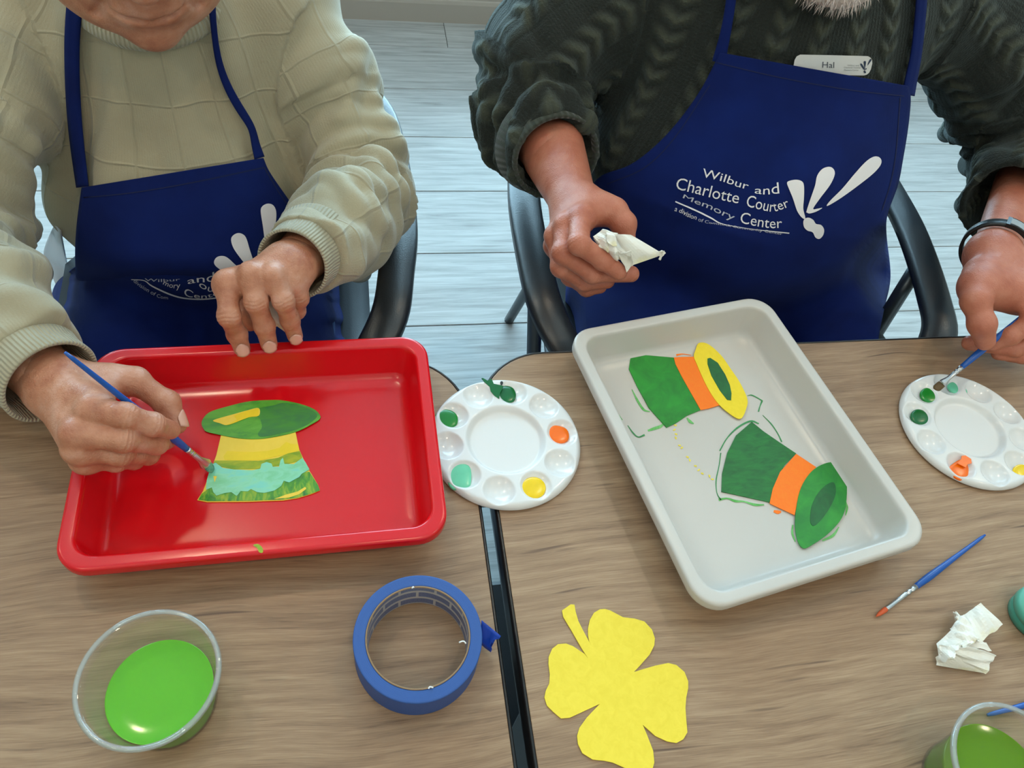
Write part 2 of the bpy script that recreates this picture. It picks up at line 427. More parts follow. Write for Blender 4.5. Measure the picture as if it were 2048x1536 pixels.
# ================================================================== CHAIRS
M_ARM = plain('black_chair_plastic', srgb(38, 40, 44), .36, .2, 500, Specular_IOR_Level=.8)
M_TUBE = plain('grey_chair_steel', srgb(96, 102, 106), .35, Metallic=.7)
M_SEAT = plain('dark_seat_plastic', srgb(40, 43, 48), .5, .2, 500)
def chair(cx, rot, label, half=.345, yb=1.16, yf=.70):
    """arm chair facing -y; centre cx, rotated about its seat"""
    t = thing('armchair', (cx, .98, ZF), label, 'chair', None)
    c, s = math.cos(rot), math.sin(rot)
    def R(P):
        P = np.asarray(P, float); x, y = P[:, 0], P[:, 1]-.98
        return np.c_[cx+c*x-s*y, .98+s*x+c*y, P[:, 2]]
    for sg in (-1, 1):
        path = spline([(sg*half*.50, yb+.12, .70), (sg*half*.74, yb+.10, .69), (sg*half*.93, yb+.04, .675), (sg*half*1.0, yb-.06, .663), (sg*half*1.02, .93, .66), (sg*half*.98, yf+.1, .655), (sg*half*.93, yf+.02, .645), (sg*half*.80, yf-.035, .60), (sg*half*.68, yf-.03, .52)], 48)
        # flat arm band: wide in plan, thin in height
        v = []; n = len(path); T_ = np.gradient(path, axis=0); T_ /= np.linalg.norm(T_, axis=1)[:, None]
        side = np.cross(T_, [0, 0, 1.0]); side /= np.linalg.norm(side, axis=1)[:, None]; up = np.cross(side, T_)
        prof = [(-.027, -.007), (-.026, .004), (-.02, .009), (0, .011), (.02, .009), (.026, .004), (.027, -.007), (.02, -.011), (-.02, -.011)]
        for p, a, b in zip(path, side, up): v += [p+a*u+b*w for u, w in prof]
        m = len(prof); f = [(i*m+j, i*m+(j+1) % m, (i+1)*m+(j+1) % m, (i+1)*m+j) for i in range(n-1) for j in range(m)]+[list(range(m))[::-1], list(range((n-1)*m, n*m))]
        mk('armrest', R(v), f, M_ARM, t)
        leg = spline([(sg*half*.86, yf+.03, ZF), (sg*half*.86, yf+.06, .2), (sg*half*.88, yf+.10, .38), (sg*half*.97, yf+.17, .652)], 16)
        v, f = tube_mesh(leg, .013, 10); mk('leg', R(v), f, M_TUBE, t)
        leg = spline([(sg*half*.80, yb+.22, ZF), (sg*half*.70, yb+.12, .2), (sg*half*.60, yb+.06, .40), (sg*half*.55, yb+.12, .70), (sg*half*.5, yb+.13, .80)], 20)
        v, f = tube_mesh(leg, .013, 10); mk('leg', R(v), f, M_TUBE, t)
    # shell seat and back
    def shell(name, fn, nu=14, nv=12, th=.014):
        v = []; f = []
        for k in (0, 1):
            for j in range(nv+1):
                for i in range(nu+1): v.append(np.array(fn(i/nu*2-1, j/nv)) - np.array([0, 0, th*k]) if name == 'seat' else np.array(fn(i/nu*2-1, j/nv))+np.array([0, th*k, 0]))
        n = (nu+1)*(nv+1)
        for j in range(nv):
            for i in range(nu):
                a = j*(nu+1)+i; q = (a, a+1, a+nu+2, a+nu+1); f.append(q); f.append(tuple(n+x for x in q[::-1]))
        rim = [i for i in range(nu+1)]+[(j+1)*(nu+1)-1 for j in range(1, nv+1)]+[nv*(nu+1)+i for i in range(nu-1, -1, -1)]+[j*(nu+1) for j in range(nv-1, 0, -1)]
        for a, b in zip(rim, rim[1:]+rim[:1]): f.append((a, n+a, n+b, b))
        mk(name, R(v), f, M_SEAT, t)
    shell('seat', lambda u, w: (u*.27*(1-.12*(w > .9)), .72+w*.46, .40+.02*u*u-.03*math.sin(w*math.pi)))
    shell('backrest', lambda u, w: (u*.20*(1-.25*max(0, w-.7)**1.2), yb+.10+.05*w-.03*u*u, .47+w*.36))
    return t
chair(-.26, .0, 'black plastic armchair under the person in the pale sweater', half=.315, yb=1.17, yf=.72)
chair(.612, -.12, 'black plastic armchair under the person in the dark cable-knit sweater', half=.335, yb=1.12, yf=.68)

# ================================================================== THINGS ON THE TABLES
def gloss(name, col, rough=.25, **kw): return plain(name, col, rough, **kw)
M_RED = N('red_plastic'); M_RED.P(Base_Color=srgb(214, 10, 22), Roughness=.2, Normal=M_RED.bump(M_RED.noise(M_RED.coord(), 900, 2), .03, .0005)); M_RED.b.inputs['Specular IOR Level'].default_value = .6; M_RED = M_RED.m
M_WHT = N('white_tray_plastic'); M_WHT.P(Base_Color=srgb(200, 193, 185), Roughness=.28, Normal=M_WHT.bump(M_WHT.noise(M_WHT.coord(), 700, 2), .04, .0005)); M_WHT.P(Subsurface_Weight=.15, Subsurface_Radius=(.01, .01, .01)); M_WHT = M_WHT.m
def tray(name, c, w, d, ang, h, mat, label):
    t = thing(name, (c[0], c[1], TZ), label, 'tray')
    ca, sa = math.cos(ang), math.sin(ang)
    rings = [(.034, .0012), (.030, .0), (.024, .006), (.012, h-.012), (.008, h-.013), (.0035, h-.015), (.0, h-.012), (.0, h-.0105), (.0, h-.0032), (.0004, h-.0018), (.0014, h-.0006), (.003, h), (.0045, h), (.0115, h), (.013, h-.0002), (.0142, h-.0014), (.0152, h-.004), (.016, h-.007), (.0222, .014), (.0255, .0075), (.031, .005), (.042, .0045)]
    v = []; n = 4*10
    for ins, z in rings:
        r = max(.03-ins*.55, .012)
        for a, b in rrect(w-2*ins, d-2*ins, r, 9): v.append((c[0]+ca*a-sa*b, c[1]+sa*a+ca*b, TZ+z))
    m = len(rings); f = [(i*n+j, i*n+(j+1) % n, (i+1)*n+(j+1) % n, (i+1)*n+j) for i in range(m-1) for j in range(n)]
    f += [list(range(n))[::-1], list(range((m-1)*n, m*n))]
    mk('tray_body', v, f, mat, t)
    return t
TRZ = TZ+.0048                                     # inside floor of the trays
red_tray = tray('serving_tray', (-.108, .452), .357, .258, math.radians(.7), .05, M_RED, 'red plastic tray with a painted paper hat lying in it')
white_tray = tray('serving_tray', (.4125, .430), .364, .284, math.radians(-79.4), .048, M_WHT, 'white plastic tray holding two green paper hats')

def pix(pts, z): return [tuple(p[:2]) for p in atN(pts, z)]
def zz(pts, o, s): return [(o[0]+x/s, o[1]+y/s) for x, y in pts]
def sheet(name, pts, z, th, mat, parent=None, curl=None):
    """flat cut-out: outline in photo pixels lying on the plane z"""
    poly = pix(pts, z)
    a = sum(poly[i][0]*poly[(i+1) % len(poly)][1]-poly[(i+1) % len(poly)][0]*poly[i][1] for i in range(len(poly)))
    if a < 0: poly = poly[::-1]
    mb = MB(); mb.prism(poly, z, z+th); return mb.build(name, mat, parent)
def smooth_out(pts, n=None): return spline(pts, n or len(pts)*5, True)
def ribbon(pts, w, n=None):
    """pixel polyline to a pixel outline of width w (scalar or list)"""
    P = spline(pts, n or len(pts)*4); T_ = np.gradient(P, axis=0); T_ /= np.linalg.norm(T_, axis=1)[:, None]+1e-9
    w = np.interp(np.linspace(0, 1, len(P)), np.linspace(0, 1, len(np.atleast_1d(w))), np.atleast_1d(w))
    Nn = np.c_[-T_[:, 1], T_[:, 0]]*w[:, None]/2
    return np.vstack([P+Nn, (P-Nn)[::-1]])
def paint(name, c1, c2, scale=60, rough=.45, stretch=(1, 1, 1), rot=0, c3=None):
    m = N(name); co = m.mapv(m.coord(), stretch, rot=(0, 0, rot)); f = m.noise(co, scale, 5, .6, .8)
    st_ = [(.35, c1), (.65, c2)]
    if c3: st_ = [(.3, c1), (.5, c2), (.66, c3)]
    m.P(Base_Color=m.ramp(f, st_), Roughness=rough, Normal=m.bump(f, .25, .0006)); return m.m
P_GREEN = paint('green_poster_paint', srgb(14, 120, 28), srgb(30, 148, 38), 40)
P_DKGREEN = paint('dark_green_poster_paint', srgb(10, 92, 36), srgb(24, 118, 44), 45, stretch=(1, 3, 1), rot=.5)
P_BRIM = paint('green_brim_paint', srgb(22, 120, 40), srgb(42, 146, 46), 40)
P_OVAL = paint('deep_green_paint', srgb(8, 84, 36), srgb(18, 104, 44), 50)
P_ORANGE = paint('orange_paper', srgb(255, 118, 2), srgb(255, 126, 8), 200, .6)
P_YELLOW = paint('yellow_paper', srgb(240, 210, 34), srgb(246, 216, 44), 150, .65)
P_YELLOW2 = paint('yellow_construction_paper', srgb(236, 208, 56), srgb(243, 216, 66), 120, .7)
P_PALEY = paint('pale_yellow_card', srgb(236, 204, 66), srgb(240, 208, 74), 90, .6)
P_YPAINT = paint('yellow_poster_paint', srgb(228, 200, 10), srgb(238, 206, 24), 50, .4)
P_OLIVE = paint('yellow_green_streaks', srgb(110, 150, 14), srgb(170, 176, 14), 50, .4, (1, 2.5, 1))
P_MINT = paint('mint_poster_paint', srgb(112, 196, 140), srgb(134, 212, 176), 40, .35, (1, 2, 1), .3, srgb(116, 208, 196))
P_LEAF = paint('streaky_leaf_green_paint', srgb(20, 96, 50), srgb(72, 150, 40), 50, .4, (3, 1, 1), -.6, srgb(150, 180, 40))
P_BRIML = paint('blended_green_paint', srgb(52, 130, 52), srgb(84, 160, 44), 34, .4, (1, 2.5, 1), .25, srgb(98, 172, 60))
P_BRIMD = paint('blended_dark_green_paint', srgb(46, 116, 60), srgb(60, 138, 44), 40, .4, (1, 2.5, 1), .25)
# --- painted hat in the red tray
o, s = (380, 780), 6.4
hat = thing('paper_hat', (*at(520, 920, TZ)[:2], TRZ), 'yellow paper hat cut-out partly painted in green and mint, in the red tray', 'paper cut-out', None)
Z = lambda L: zz(L, o, s)
sheet('crown', Z([(405, 560), (850, 600), (1352, 540), (1372, 640), (1400, 770), (1440, 860), (1530, 1040), (1640, 1220), (1664, 1290), (1560, 1335), (1380, 1390), (1200, 1418), (740, 1436), (220, 1440), (95, 1415), (170, 1300), (260, 1060), (340, 840)]), TRZ, .0011, P_PALEY, hat)
sheet('paint_band', Z([(430, 850), (480, 780), (600, 790), (800, 795), (1000, 780), (1150, 740), (1230, 665), (1290, 690), (1385, 700), (1402, 775), (1200, 830), (900, 900), (560, 905), (440, 890)]), TRZ+.0011, .0003, P_YPAINT, hat)
sheet('paint_band', Z([(318, 905), (560, 905), (880, 910), (1130, 870), (1250, 815), (1405, 785), (1432, 850), (1440, 900), (1200, 960), (880, 1010), (560, 1015), (290, 960)]), TRZ+.0011, .0004, P_OLIVE, hat)
sheet('paint_band', Z([(150, 1330), (290, 1230), (500, 1290), (800, 1270), (1000, 1230), (1300, 1120), (1440, 1055), (1530, 1050), (1640, 1220), (1662, 1285), (1560, 1325), (1380, 1378), (1200, 1402), (740, 1420), (230, 1424), (110, 1405)]), TRZ+.0011, .0004, P_LEAF, hat)
sheet('paint_band', Z([(1080, 1395), (1230, 1340), (1380, 1300), (1475, 1240), (1490, 1265), (1400, 1335), (1260, 1380)]), TRZ+.0015, .0003, P_PALEY, hat)
sheet('paint_band', Z([(240, 1075), (275, 960), (330, 935), (420, 1000), (560, 1020), (800, 1030), (900, 1010), (915, 950), (980, 925), (1045, 945), (1060, 985), (1140, 985), (1160, 900), (1190, 870), (1210, 950), (1330, 950), (1440, 870), (1480, 930), (1530, 1020), (1430, 1075), (1400, 1115), (1270, 1185), (1200, 1165), (1170, 1230), (1080, 1290), (950, 1320), (860, 1310), (780, 1270), (740, 1300), (650, 1295), (600, 1360), (530, 1310), (450, 1320), (400, 1335), (340, 1355), (300, 1310), (280, 1250), (205, 1280), (215, 1160)]), TRZ+.0015, .0006, P_MINT, hat)
sheet('paint_band', Z([(300, 1100), (345, 1105), (315, 1180)]), TRZ+.0021, .0002, P_PALEY, hat)
brim_px = Z([(150, 440), (170, 370), (260, 285), (480, 215), (760, 150), (1060, 133), (1200, 140), (1400, 180), (1570, 240), (1650, 305), (1665, 370), (1560, 440), (1380, 530), (1150, 590), (880, 630), (620, 620), (400, 580), (220, 540), (175, 500)])
sheet('brim', smooth_out(brim_px), TRZ+.0011, .0008, P_BRIML, hat)
sheet('paint_patch', smooth_out(Z([(880, 240), (1060, 200), (1200, 165), (1400, 200), (1560, 260), (1630, 330), (1540, 420), (1380, 500), (1150, 560), (920, 600), (870, 560), (920, 480), (900, 380), (860, 330)])), TRZ+.0019, .0002, P_BRIMD, hat)
sheet('paint_patch', smooth_out(Z([(300, 400), (330, 375), (560, 310), (740, 260), (880, 232), (880, 330), (740, 350), (600, 410), (470, 450), (380, 425)]), 40), TRZ+.0021, .0002, P_PALEY, hat)
sheet('paint_patch', Z([(560, 330), (720, 270), (880, 235), (880, 330), (750, 350), (620, 400), (500, 445), (470, 448), (600, 380)]), TRZ+.0023, .0002, P_YPAINT, hat)
# paint dab on the red tray rim
sheet('paint_dab', smooth_out(zz([(1015, 1125), (1040, 1120), (1062, 1140), (1062, 1162), (1045, 1160), (1035, 1140)], (100, 640), 2.4976)), TZ+.0502, .0002, P_OLIVE, red_tray)
# --- two hats in the white tray
o, s = (1120, 580), 2.3632
hatA = thing('paper_hat', (*at(1370, 760, TZ)[:2], TRZ), 'green paper hat with orange band and yellow brim, in the white tray', 'paper cut-out')
sheet('crown', Z([(335, 305), (420, 312), (538, 322), (545, 345), (600, 440), (640, 520), (665, 568), (600, 595), (545, 632), (503, 652), (420, 560), (365, 460), (325, 375)]), TRZ, .0012, P_GREEN, hatA)
sheet('hat_band', Z([(538, 320), (560, 318), (632, 316), (650, 360), (690, 450), (740, 520), (755, 545), (700, 562), (664, 568), (620, 490), (575, 410), (545, 350)]), TRZ+.0012, .0006, P_ORANGE, hatA)
sheet('brim', smooth_out(Z([(640, 285), (656, 252), (700, 258), (760, 310), (810, 380), (850, 440), (884, 515), (880, 560), (853, 610), (800, 585), (740, 530), (690, 450), (645, 350), (632, 315)]), 60), TRZ+.0018, .0008, P_YELLOW, hatA)
sheet('brim_oval', Z([(697, 325), (710, 322), (745, 345), (780, 400), (802, 450), (810, 490), (808, 522), (790, 520), (755, 475), (715, 405), (697, 350)]), TRZ+.0026, .0006, P_OVAL, hatA)
hatB = thing('paper_hat', (*at(1560, 960, TZ)[:2], TRZ), 'all-green brimmed paper hat with orange band, in the white tray', 'paper cut-out')
sheet('crown', Z([(905, 625), (960, 670), (1040, 725), (1115, 775), (1060, 830), (1020, 910), (990, 1005), (900, 985), (762, 955), (765, 870), (790, 770), (830, 690)]), TRZ, .0012, P_DKGREEN, hatB)
sheet('hat_band', Z([(1115, 775), (1210, 838), (1160, 910), (1125, 990), (1108, 1065), (990, 1010), (1005, 940), (1040, 860)]), TRZ+.0012, .0006, P_ORANGE, hatB)
sheet('brim', smooth_out(Z([(1220, 835), (1285, 815), (1330, 840), (1352, 880), (1352, 1000), (1330, 1080), (1270, 1150), (1200, 1200), (1150, 1222), (1120, 1180), (1110, 1090), (1130, 960), (1170, 880)]), 60), TRZ+.0018, .0008, P_BRIM, hatB)
sheet('brim_oval', smooth_out(Z([(1295, 912), (1303, 960), (1280, 1020), (1240, 1080), (1200, 1115), (1182, 1090), (1190, 1020), (1220, 960), (1260, 920)]), 40), TRZ+.0026, .0004, P_OVAL, hatB)
# dried paint marks left on the white tray's floor
P_TR = paint('dried_green_paint', srgb(60, 150, 84), srgb(26, 120, 60), 120); P_TRY = paint('dried_yellow_paint', srgb(232, 206, 40), srgb(240, 220, 90), 120)
P_TRL = paint('thin_green_wash', srgb(120, 190, 110), srgb(70, 160, 60), 90)
for pts, w, mt in [([(885, 500), (905, 497), (930, 508), (958, 525)], [1, 5, 4, 5], P_TR), ([(955, 525), (945, 550), (938, 575)], [8, 4, 6], P_TR),
                   ([(958, 592), (1000, 635), (1030, 680), (1048, 718)], [2, 5, 4, 6], P_TR), ([(320, 640), (345, 675), (370, 695), (400, 685)], [3, 6, 5, 9], P_TR),
                   ([(415, 665), (445, 655), (475, 645), (490, 632)], [8, 14, 14, 8], P_TRL), ([(600, 605), (615, 622), (632, 632)], [6, 14, 4], P_TRL), ([(275, 585), (295, 615)], [2, 3], P_TRL),
                   ([(340, 470), (365, 520), (395, 565), (425, 575)], [3, 10, 10, 3], P_TRL), ([(345, 300), (380, 298), (435, 303)], [3, 9, 5], P_TR), ([(550, 308), (580, 303), (620, 308)], [10, 4, 2], P_ORANGE),
                   ([(760, 770), (752, 830), (738, 900), (742, 960), (760, 992)], [5, 4, 5, 3, 6], P_TR), ([(755, 760), (790, 700), (840, 650), (900, 620), (940, 632)], [6, 5, 8, 8, 5], P_TR),
                   ([(750, 992), (790, 985), (830, 998), (870, 1000), (920, 1015), (965, 1015)], [12, 6, 12, 6, 12, 5], P_TRL), ([(1010, 1045), (1030, 1050), (1045, 1048)], [10, 18, 8], P_ORANGE),
                   ([(1100, 1110), (1098, 1150), (1112, 1190)], [6, 10, 4], P_TRL), ([(1240, 1185), (1290, 1160), (1318, 1120)], [8, 14, 4], P_TRL), ([(1350, 1000), (1356, 1030), (1350, 1065)], [4, 12, 4], P_TRL)]:
    sheet('paint_mark', ribbon(zz(pts, o, s), [q/s for q in w]), TRZ+.0001, .0002, mt, white_tray)
for k, (x, y) in enumerate([(545, 640), (540, 660), (548, 682), (546, 700), (565, 735), (575, 745), (602, 790), (612, 805), (640, 832), (655, 850), (672, 868), (705, 880), (720, 895)]):
    a = [0.3, -.6, .5, 1.2][k % 4]; d = np.array([math.cos(a), math.sin(a)])*7
    sheet('paint_mark', ribbon(zz([(x-d[0], y-d[1]), (x+2, y), (x+d[0], y+d[1])], o, s), [1.5, 3.4, 1.2]), TRZ+.0001, .0002, P_TRY, white_tray)
# --- yellow shamrock
shp = zz([(275, 180), (350, 127), (382, 130), (392, 190), (415, 270), (455, 350), (498, 430), (530, 490), (510, 450), (500, 400), (498, 340), (515, 260), (550, 200), (600, 170), (645, 167), (690, 180), (800, 238), (900, 250), (985, 275), (1050, 345), (1075, 420), (1070, 480), (1030, 560), (960, 640), (895, 710), (960, 690), (1080, 655), (1190, 633), (1260, 650), (1330, 710), (1362, 790), (1362, 850), (1345, 930), (1338, 1020), (1345, 1120), (1355, 1230), (1320, 1290), (1260, 1322), (1180, 1308), (1080, 1262), (970, 1165), (1010, 1260), (1060, 1390), (1070, 1490), (1050, 1560), (980, 1590), (900, 1575), (800, 1530), (710, 1490), (640, 1475), (540, 1465), (450, 1410), (412, 1330), (405, 1260), (425, 1190), (490, 1100), (600, 985), (480, 1040), (340, 1105), (265, 1110), (200, 1055), (145, 1000), (123, 930), (135, 870), (165, 810), (170, 730), (158, 640), (160, 580), (190, 510), (240, 470), (310, 465), (370, 488), (470, 555), (500, 595), (440, 500), (360, 360), (285, 235)], (1060, 1180), 4.3139)
tag(sheet('paper_shamrock', shp, TZ+.0004, .0012, P_YELLOW2), 'yellow paper four-leaf shamrock cut-out lying on bare table', 'paper cut-out')

# --- palettes
M_PAL = N('white_palette_plastic'); M_PAL.P(Base_Color=srgb(226, 224, 222), Roughness=.16); M_PAL.P(Subsurface_Weight=.1, Subsurface_Radius=(.01, .01, .01)); M_PAL = M_PAL.m
PR = .087; WR = .0178; WD = .067
def palette(c, wells, label):
    t = thing('paint_palette', (c[0], c[1], TZ), label, 'palette', None)
    wl = [at(px, py, TZ+.008) for px, py in wells]
    a0 = math.atan2(wl[0][1]-c[1], wl[0][0]-c[0]); an = [a0+k*math.pi/5 for k in range(10)]
    wc = [(c[0]+WD*math.cos(a), c[1]+WD*math.sin(a)) for a in an]
    NR, NT = 84, 288; rr = np.concatenate([np.linspace(.001, PR-.007, NR-12), PR-.007+.007*np.sin(np.linspace(0, math.pi/2, 13)[1:])])
    th = np.arange(NT)*2*math.pi/NT; X = c[0]+rr[:, None]*np.cos(th); Y = c[1]+rr[:, None]*np.sin(th)
    Zs = np.full_like(X, .0105); R_ = np.broadcast_to(rr[:, None], X.shape)
    edge = np.clip((R_-(PR-.007))/.007, 0, 1); Zs = .0105-.0075*(1-np.sqrt(np.clip(1-edge**2, 0, 1)))
    u = np.clip((.047-R_)/.008, 0, 1); Zs = Zs-.0075*(u*u*(3-2*u))
    for x, y in wc:
        d = np.hypot(X-x, Y-y)/WR; dip = .0078*np.clip(1-d*d, 0, None)**.8
        lip = np.clip((d-1)/.12, -1, 1); Zs = Zs-np.where(d < 1, dip, 0)
    V = np.c_[X.ravel(), Y.ravel(), (TZ+Zs).ravel()].tolist()
    F = [(i*NT+j, (i+1)*NT+j, (i+1)*NT+(j+1) % NT, i*NT+(j+1) % NT) for i in range(NR-1) for j in range(NT)]
    F.append([j for j in range(NT)])
    b = len(V); V += [(c[0]+(PR-.002)*math.cos(a), c[1]+(PR-.002)*math.sin(a), TZ+.0005) for a in th]
    F += [((NR-1)*NT+j, b+j, b+(j+1) % NT, (NR-1)*NT+(j+1) % NT) for j in range(NT)]
    b2 = len(V); V += [(c[0]+(PR-.006)*math.cos(a), c[1]+(PR-.006)*math.sin(a), TZ+.0005) for a in th]; F += [(b+j, b2+j, b2+(j+1) % NT, b+(j+1) % NT) for j in range(NT)]
    mk('palette_body', V, [q[::-1] for q in F], M_PAL, t)
    return t, wc
def blob(pts, z, mat, parent, h=.0014, n=36):
    P = spline(pts, n, True); Q = atN(P, z)[:, :2]; cx, cy = Q.mean(0); v = []
    prof = [(1.0, -.002), (1.0, 0), (.94, .35), (.8, .7), (.5, .95), (.2, 1.0)]
    for k, u in prof: v += [(cx+(x-cx)*k, cy+(y-cy)*k, z+(h*u if u > 0 else u)) for x, y in Q]
    f = [(i*n+j, i*n+(j+1) % n, (i+1)*n+(j+1) % n, (i+1)*n+j) for i in range(len(prof)-1) for j in range(n)]+[list(range((len(prof)-1)*n, len(prof)*n))]
    return mk('paint_blob', v, f, mat, parent)
def wet(name, c): return plain(name, c, .22, var=.06, vscale=80)
W_GREEN, W_DK, W_OR, W_YE, W_MINT = wet('wet_green', srgb(20, 126, 40)), wet('wet_dark_green', srgb(6, 96, 42)), wet('wet_orange', srgb(255, 112, 4)), wet('wet_yellow', srgb(240, 200, 4)), wet('wet_mint', srgb(110, 200, 160))
def ellp(cx, cy, rx, ry, rot=0, n=12):
    return [(cx+rx*math.cos(a)*math.cos(rot)-ry*math.sin(a)*math.sin(rot), cy+rx*math.cos(a)*math.sin(rot)+ry*math.sin(a)*math.cos(rot)) for a in np.arange(n)*2*math.pi/n]
palL, wcL = palette((.1515, .4585), [(1115, 868)], 'round white paint palette between the red tray and the white tray')
PZ = TZ+.0068; o, s = (850, 730), 4.656
blob(ellp(892, 839, 24, 20), PZ, W_GREEN, palL)
blob(Z([(1150, 600), (1175, 568), (1240, 565), (1310, 590), (1340, 640), (1330, 700), (1270, 728), (1200, 715), (1150, 670)]), PZ, W_OR, palL)
blob(ellp(1066.5, 976, 25, 22), PZ, W_YE, palL)
blob(Z([(230, 950), (300, 912), (380, 918), (425, 970), (430, 1070), (410, 1140), (330, 1165), (250, 1150), (212, 1090), (215, 1010)]), PZ, W_MINT, palL)
blob(Z([(660, 250), (700, 205), (760, 193), (820, 215), (848, 275), (830, 330), (770, 358), (700, 335), (655, 290)]), PZ, W_DK, palL)
sheet('paint_smear', Z([(525, 128), (540, 126), (580, 150), (620, 135), (640, 180), (690, 190), (730, 200), (700, 260), (690, 320), (640, 285), (610, 245), (600, 205), (560, 170)]), TZ+.0101, .0012, W_DK, palL)
sheet('paint_speck', ellp(1003, 767, 3.0, 3.4), TZ+.0095, .0014, plain('black_speck', srgb(20, 26, 22), .4), palL)
palR, wcR = palette((.7435, .4355), [(1918, 940)], 'round white paint palette beside the hand of the person with the watch')
o, s = (1780, 700), 4.8
blob(ellp(1861, 791, 21, 15, .35), PZ, W_GREEN, palR)
blob(Z([(555, 340), (590, 310), (650, 312), (710, 345), (742, 400), (730, 440), (690, 450), (630, 425), (575, 385)]), PZ, W_MINT, palR)
blob(ellp(1840, 834, 19, 15, .4), PZ, W_DK, palR)
blob(Z([(565, 1140), (620, 1080), (690, 1050), (740, 1090), (755, 1160), (735, 1230), (680, 1248), (610, 1210)]), PZ, W_OR, palR)
sheet('paint_smear', Z([(640, 1090), (680, 1050), (685, 1020), (720, 1015), (775, 1050), (780, 1090), (740, 1100), (720, 1130)]), TZ+.0101, .0010, W_OR, palR)
blob(ellp(2046, 946, 21, 16, .5), PZ, W_YE, palR)

# --- cups of green paint water
def clear_plastic(name, dm, gm):
    m = N(name); m.t.nodes.remove(m.b)
    tr = m.n('ShaderNodeBsdfTransparent', {'Color': (.93, .94, .93)}); gl = m.n('ShaderNodeBsdfGlossy', {'Roughness': .06}); df = m.n('ShaderNodeBsdfDiffuse', {'Color': (.8, .8, .78)})
    a = m.n('ShaderNodeMixShader', {0: dm, 1: tr, 2: df}); fc = m.n('ShaderNodeLayerWeight', {'Blend': .5}, out='Facing'); fr = m.math('ADD', .04, m.math('MULTIPLY', m.math('POWER', fc, 4.0), gm))
    b = m.n('ShaderNodeMixShader', {0: fr, 1: a, 2: gl}); m.t.links.new(b, m.o.inputs[0]); return m.m
M_CUP = clear_plastic('clear_cup_plastic', .018, .32); M_CUPRIM = clear_plastic('rolled_cup_rim', .22, .6)
def cup(c, rb, rt, h, lz, col, label):
    t = thing('plastic_cup', (c[0], c[1], TZ), label, 'cup', None)
    r = lambda z: rb+(rt-rb)*(z/h)**1.6
    zs = np.linspace(.003, h-.006, 12)
    outer = [(0.00003, .0012), (rb*.6, .0012), (rb*.93, .0004), (rb, .003)]+[(r(z), z) for z in zs[1:]]+[(rt+.0005, h-.0055), (rt+.0028, h-.004), (rt+.0032, h-.0015), (rt+.002, h), (rt-.0008, h-.0008), (rt-.0012, h-.004)]
    inner = [(r(z)-.0009, z) for z in zs[::-1]]+[(rb*.93, .0022), (.00003, .0026)]
    v, f = lathe(outer+inner, (c[0], c[1], TZ), 72); mk('cup_wall', v, f, M_CUP, t)
    v, f = lathe([(rt+.0007, h-.0056), (rt+.003, h-.0041), (rt+.0035, h-.0015), (rt+.0021, h+.0003), (rt-.0009, h-.0004), (rt-.0006, h-.0012), (rt+.0016, h-.0012), (rt+.0026, h-.002), (rt+.0007, h-.0056)], (c[0], c[1], TZ), 72); mk('rim', v, f, M_CUPRIM, t)
    mL = N('green_water'); mL.P(Base_Color=col, Roughness=.12, Subsurface_Weight=.4, Subsurface_Radius=(.012, .02, .008)); mL.b.inputs['Specular IOR Level'].default_value = .35
    lp = [(.00003, .003), (rb*.9, .003)]+[(r(z)-.0014, z) for z in np.linspace(.004, lz, 8)]+[(r(lz)-.0022, lz-.0004), (r(lz)*.5, lz-.0008), (.004, lz-.0008), (.00003, lz-.0008)]
    v, f = lathe(lp, (c[0], c[1], TZ), 72); mk('green_water', v, f, mL.m, t)
    return t
cup((-.1838, .2125), .0405, .0525, .077, .037, srgb(104, 184, 46), 'clear plastic cup of bright green paint water beside the tape roll')
cup((.528, .0525), .0415, .0535, .080, .048, srgb(96, 136, 4), 'clear plastic cup of dark green paint water near the crumpled napkin')

# --- blue masking tape roll
tc = (.0347, .2345, TZ); TH = .040
tape = thing('tape_roll', tc, 'roll of blue painter\'s masking tape with a loose torn end', 'tape')
M_TAPE = N('blue_masking_tape'); _g = M_TAPE.noise(M_TAPE.mapv(M_TAPE.coord(), (1, 1, .3)), 900, 3)
_sx = M_TAPE.sep(M_TAPE.coord(), 0); _sy = M_TAPE.sep(M_TAPE.coord(), 1)
_rr = M_TAPE.math('SQRT', M_TAPE.math('ADD', M_TAPE.math('MULTIPLY', _sx, _sx), M_TAPE.math('MULTIPLY', _sy, _sy)))
_ring = M_TAPE.n('ShaderNodeTexNoise', {'W': _rr, 'Scale': 2200.0, 'Detail': 2.0}, noise_dimensions='1D')
M_TAPE.P(Base_Color=M_TAPE.mix(_ring, srgb(24, 62, 128), srgb(48, 96, 168)), Roughness=.5, Normal=M_TAPE.bump(_g, .2, .0006)); M_TAPE = M_TAPE.m
v, f = lathe([(.0474, .0005), (.049, .0), (.0573, .0), (.0581, .0002), (.0585, .0010), (.0585, .003), (.0585, TH-.003), (.0585, TH-.0008), (.0582, TH-.0002), (.0575, TH), (.0562, TH), (.0488, TH), (.0474, TH), (.0474, .0005)], tc, 96); mk('tape_winding', v, f, M_TAPE, tape)
M_CORE = plain('cardboard_core', srgb(146, 118, 88), .8, .2, 300)
v, f = lathe([(.0474, .0002), (.0474, TH+.0004), (.0460, TH+.0004), (.0460, .0002), (.0474, .0002)], tc, 96); mk('core', v, f, M_CORE, tape)
M_LINER = N('printed_core_liner'); _uv = M_LINER.coord('UV')
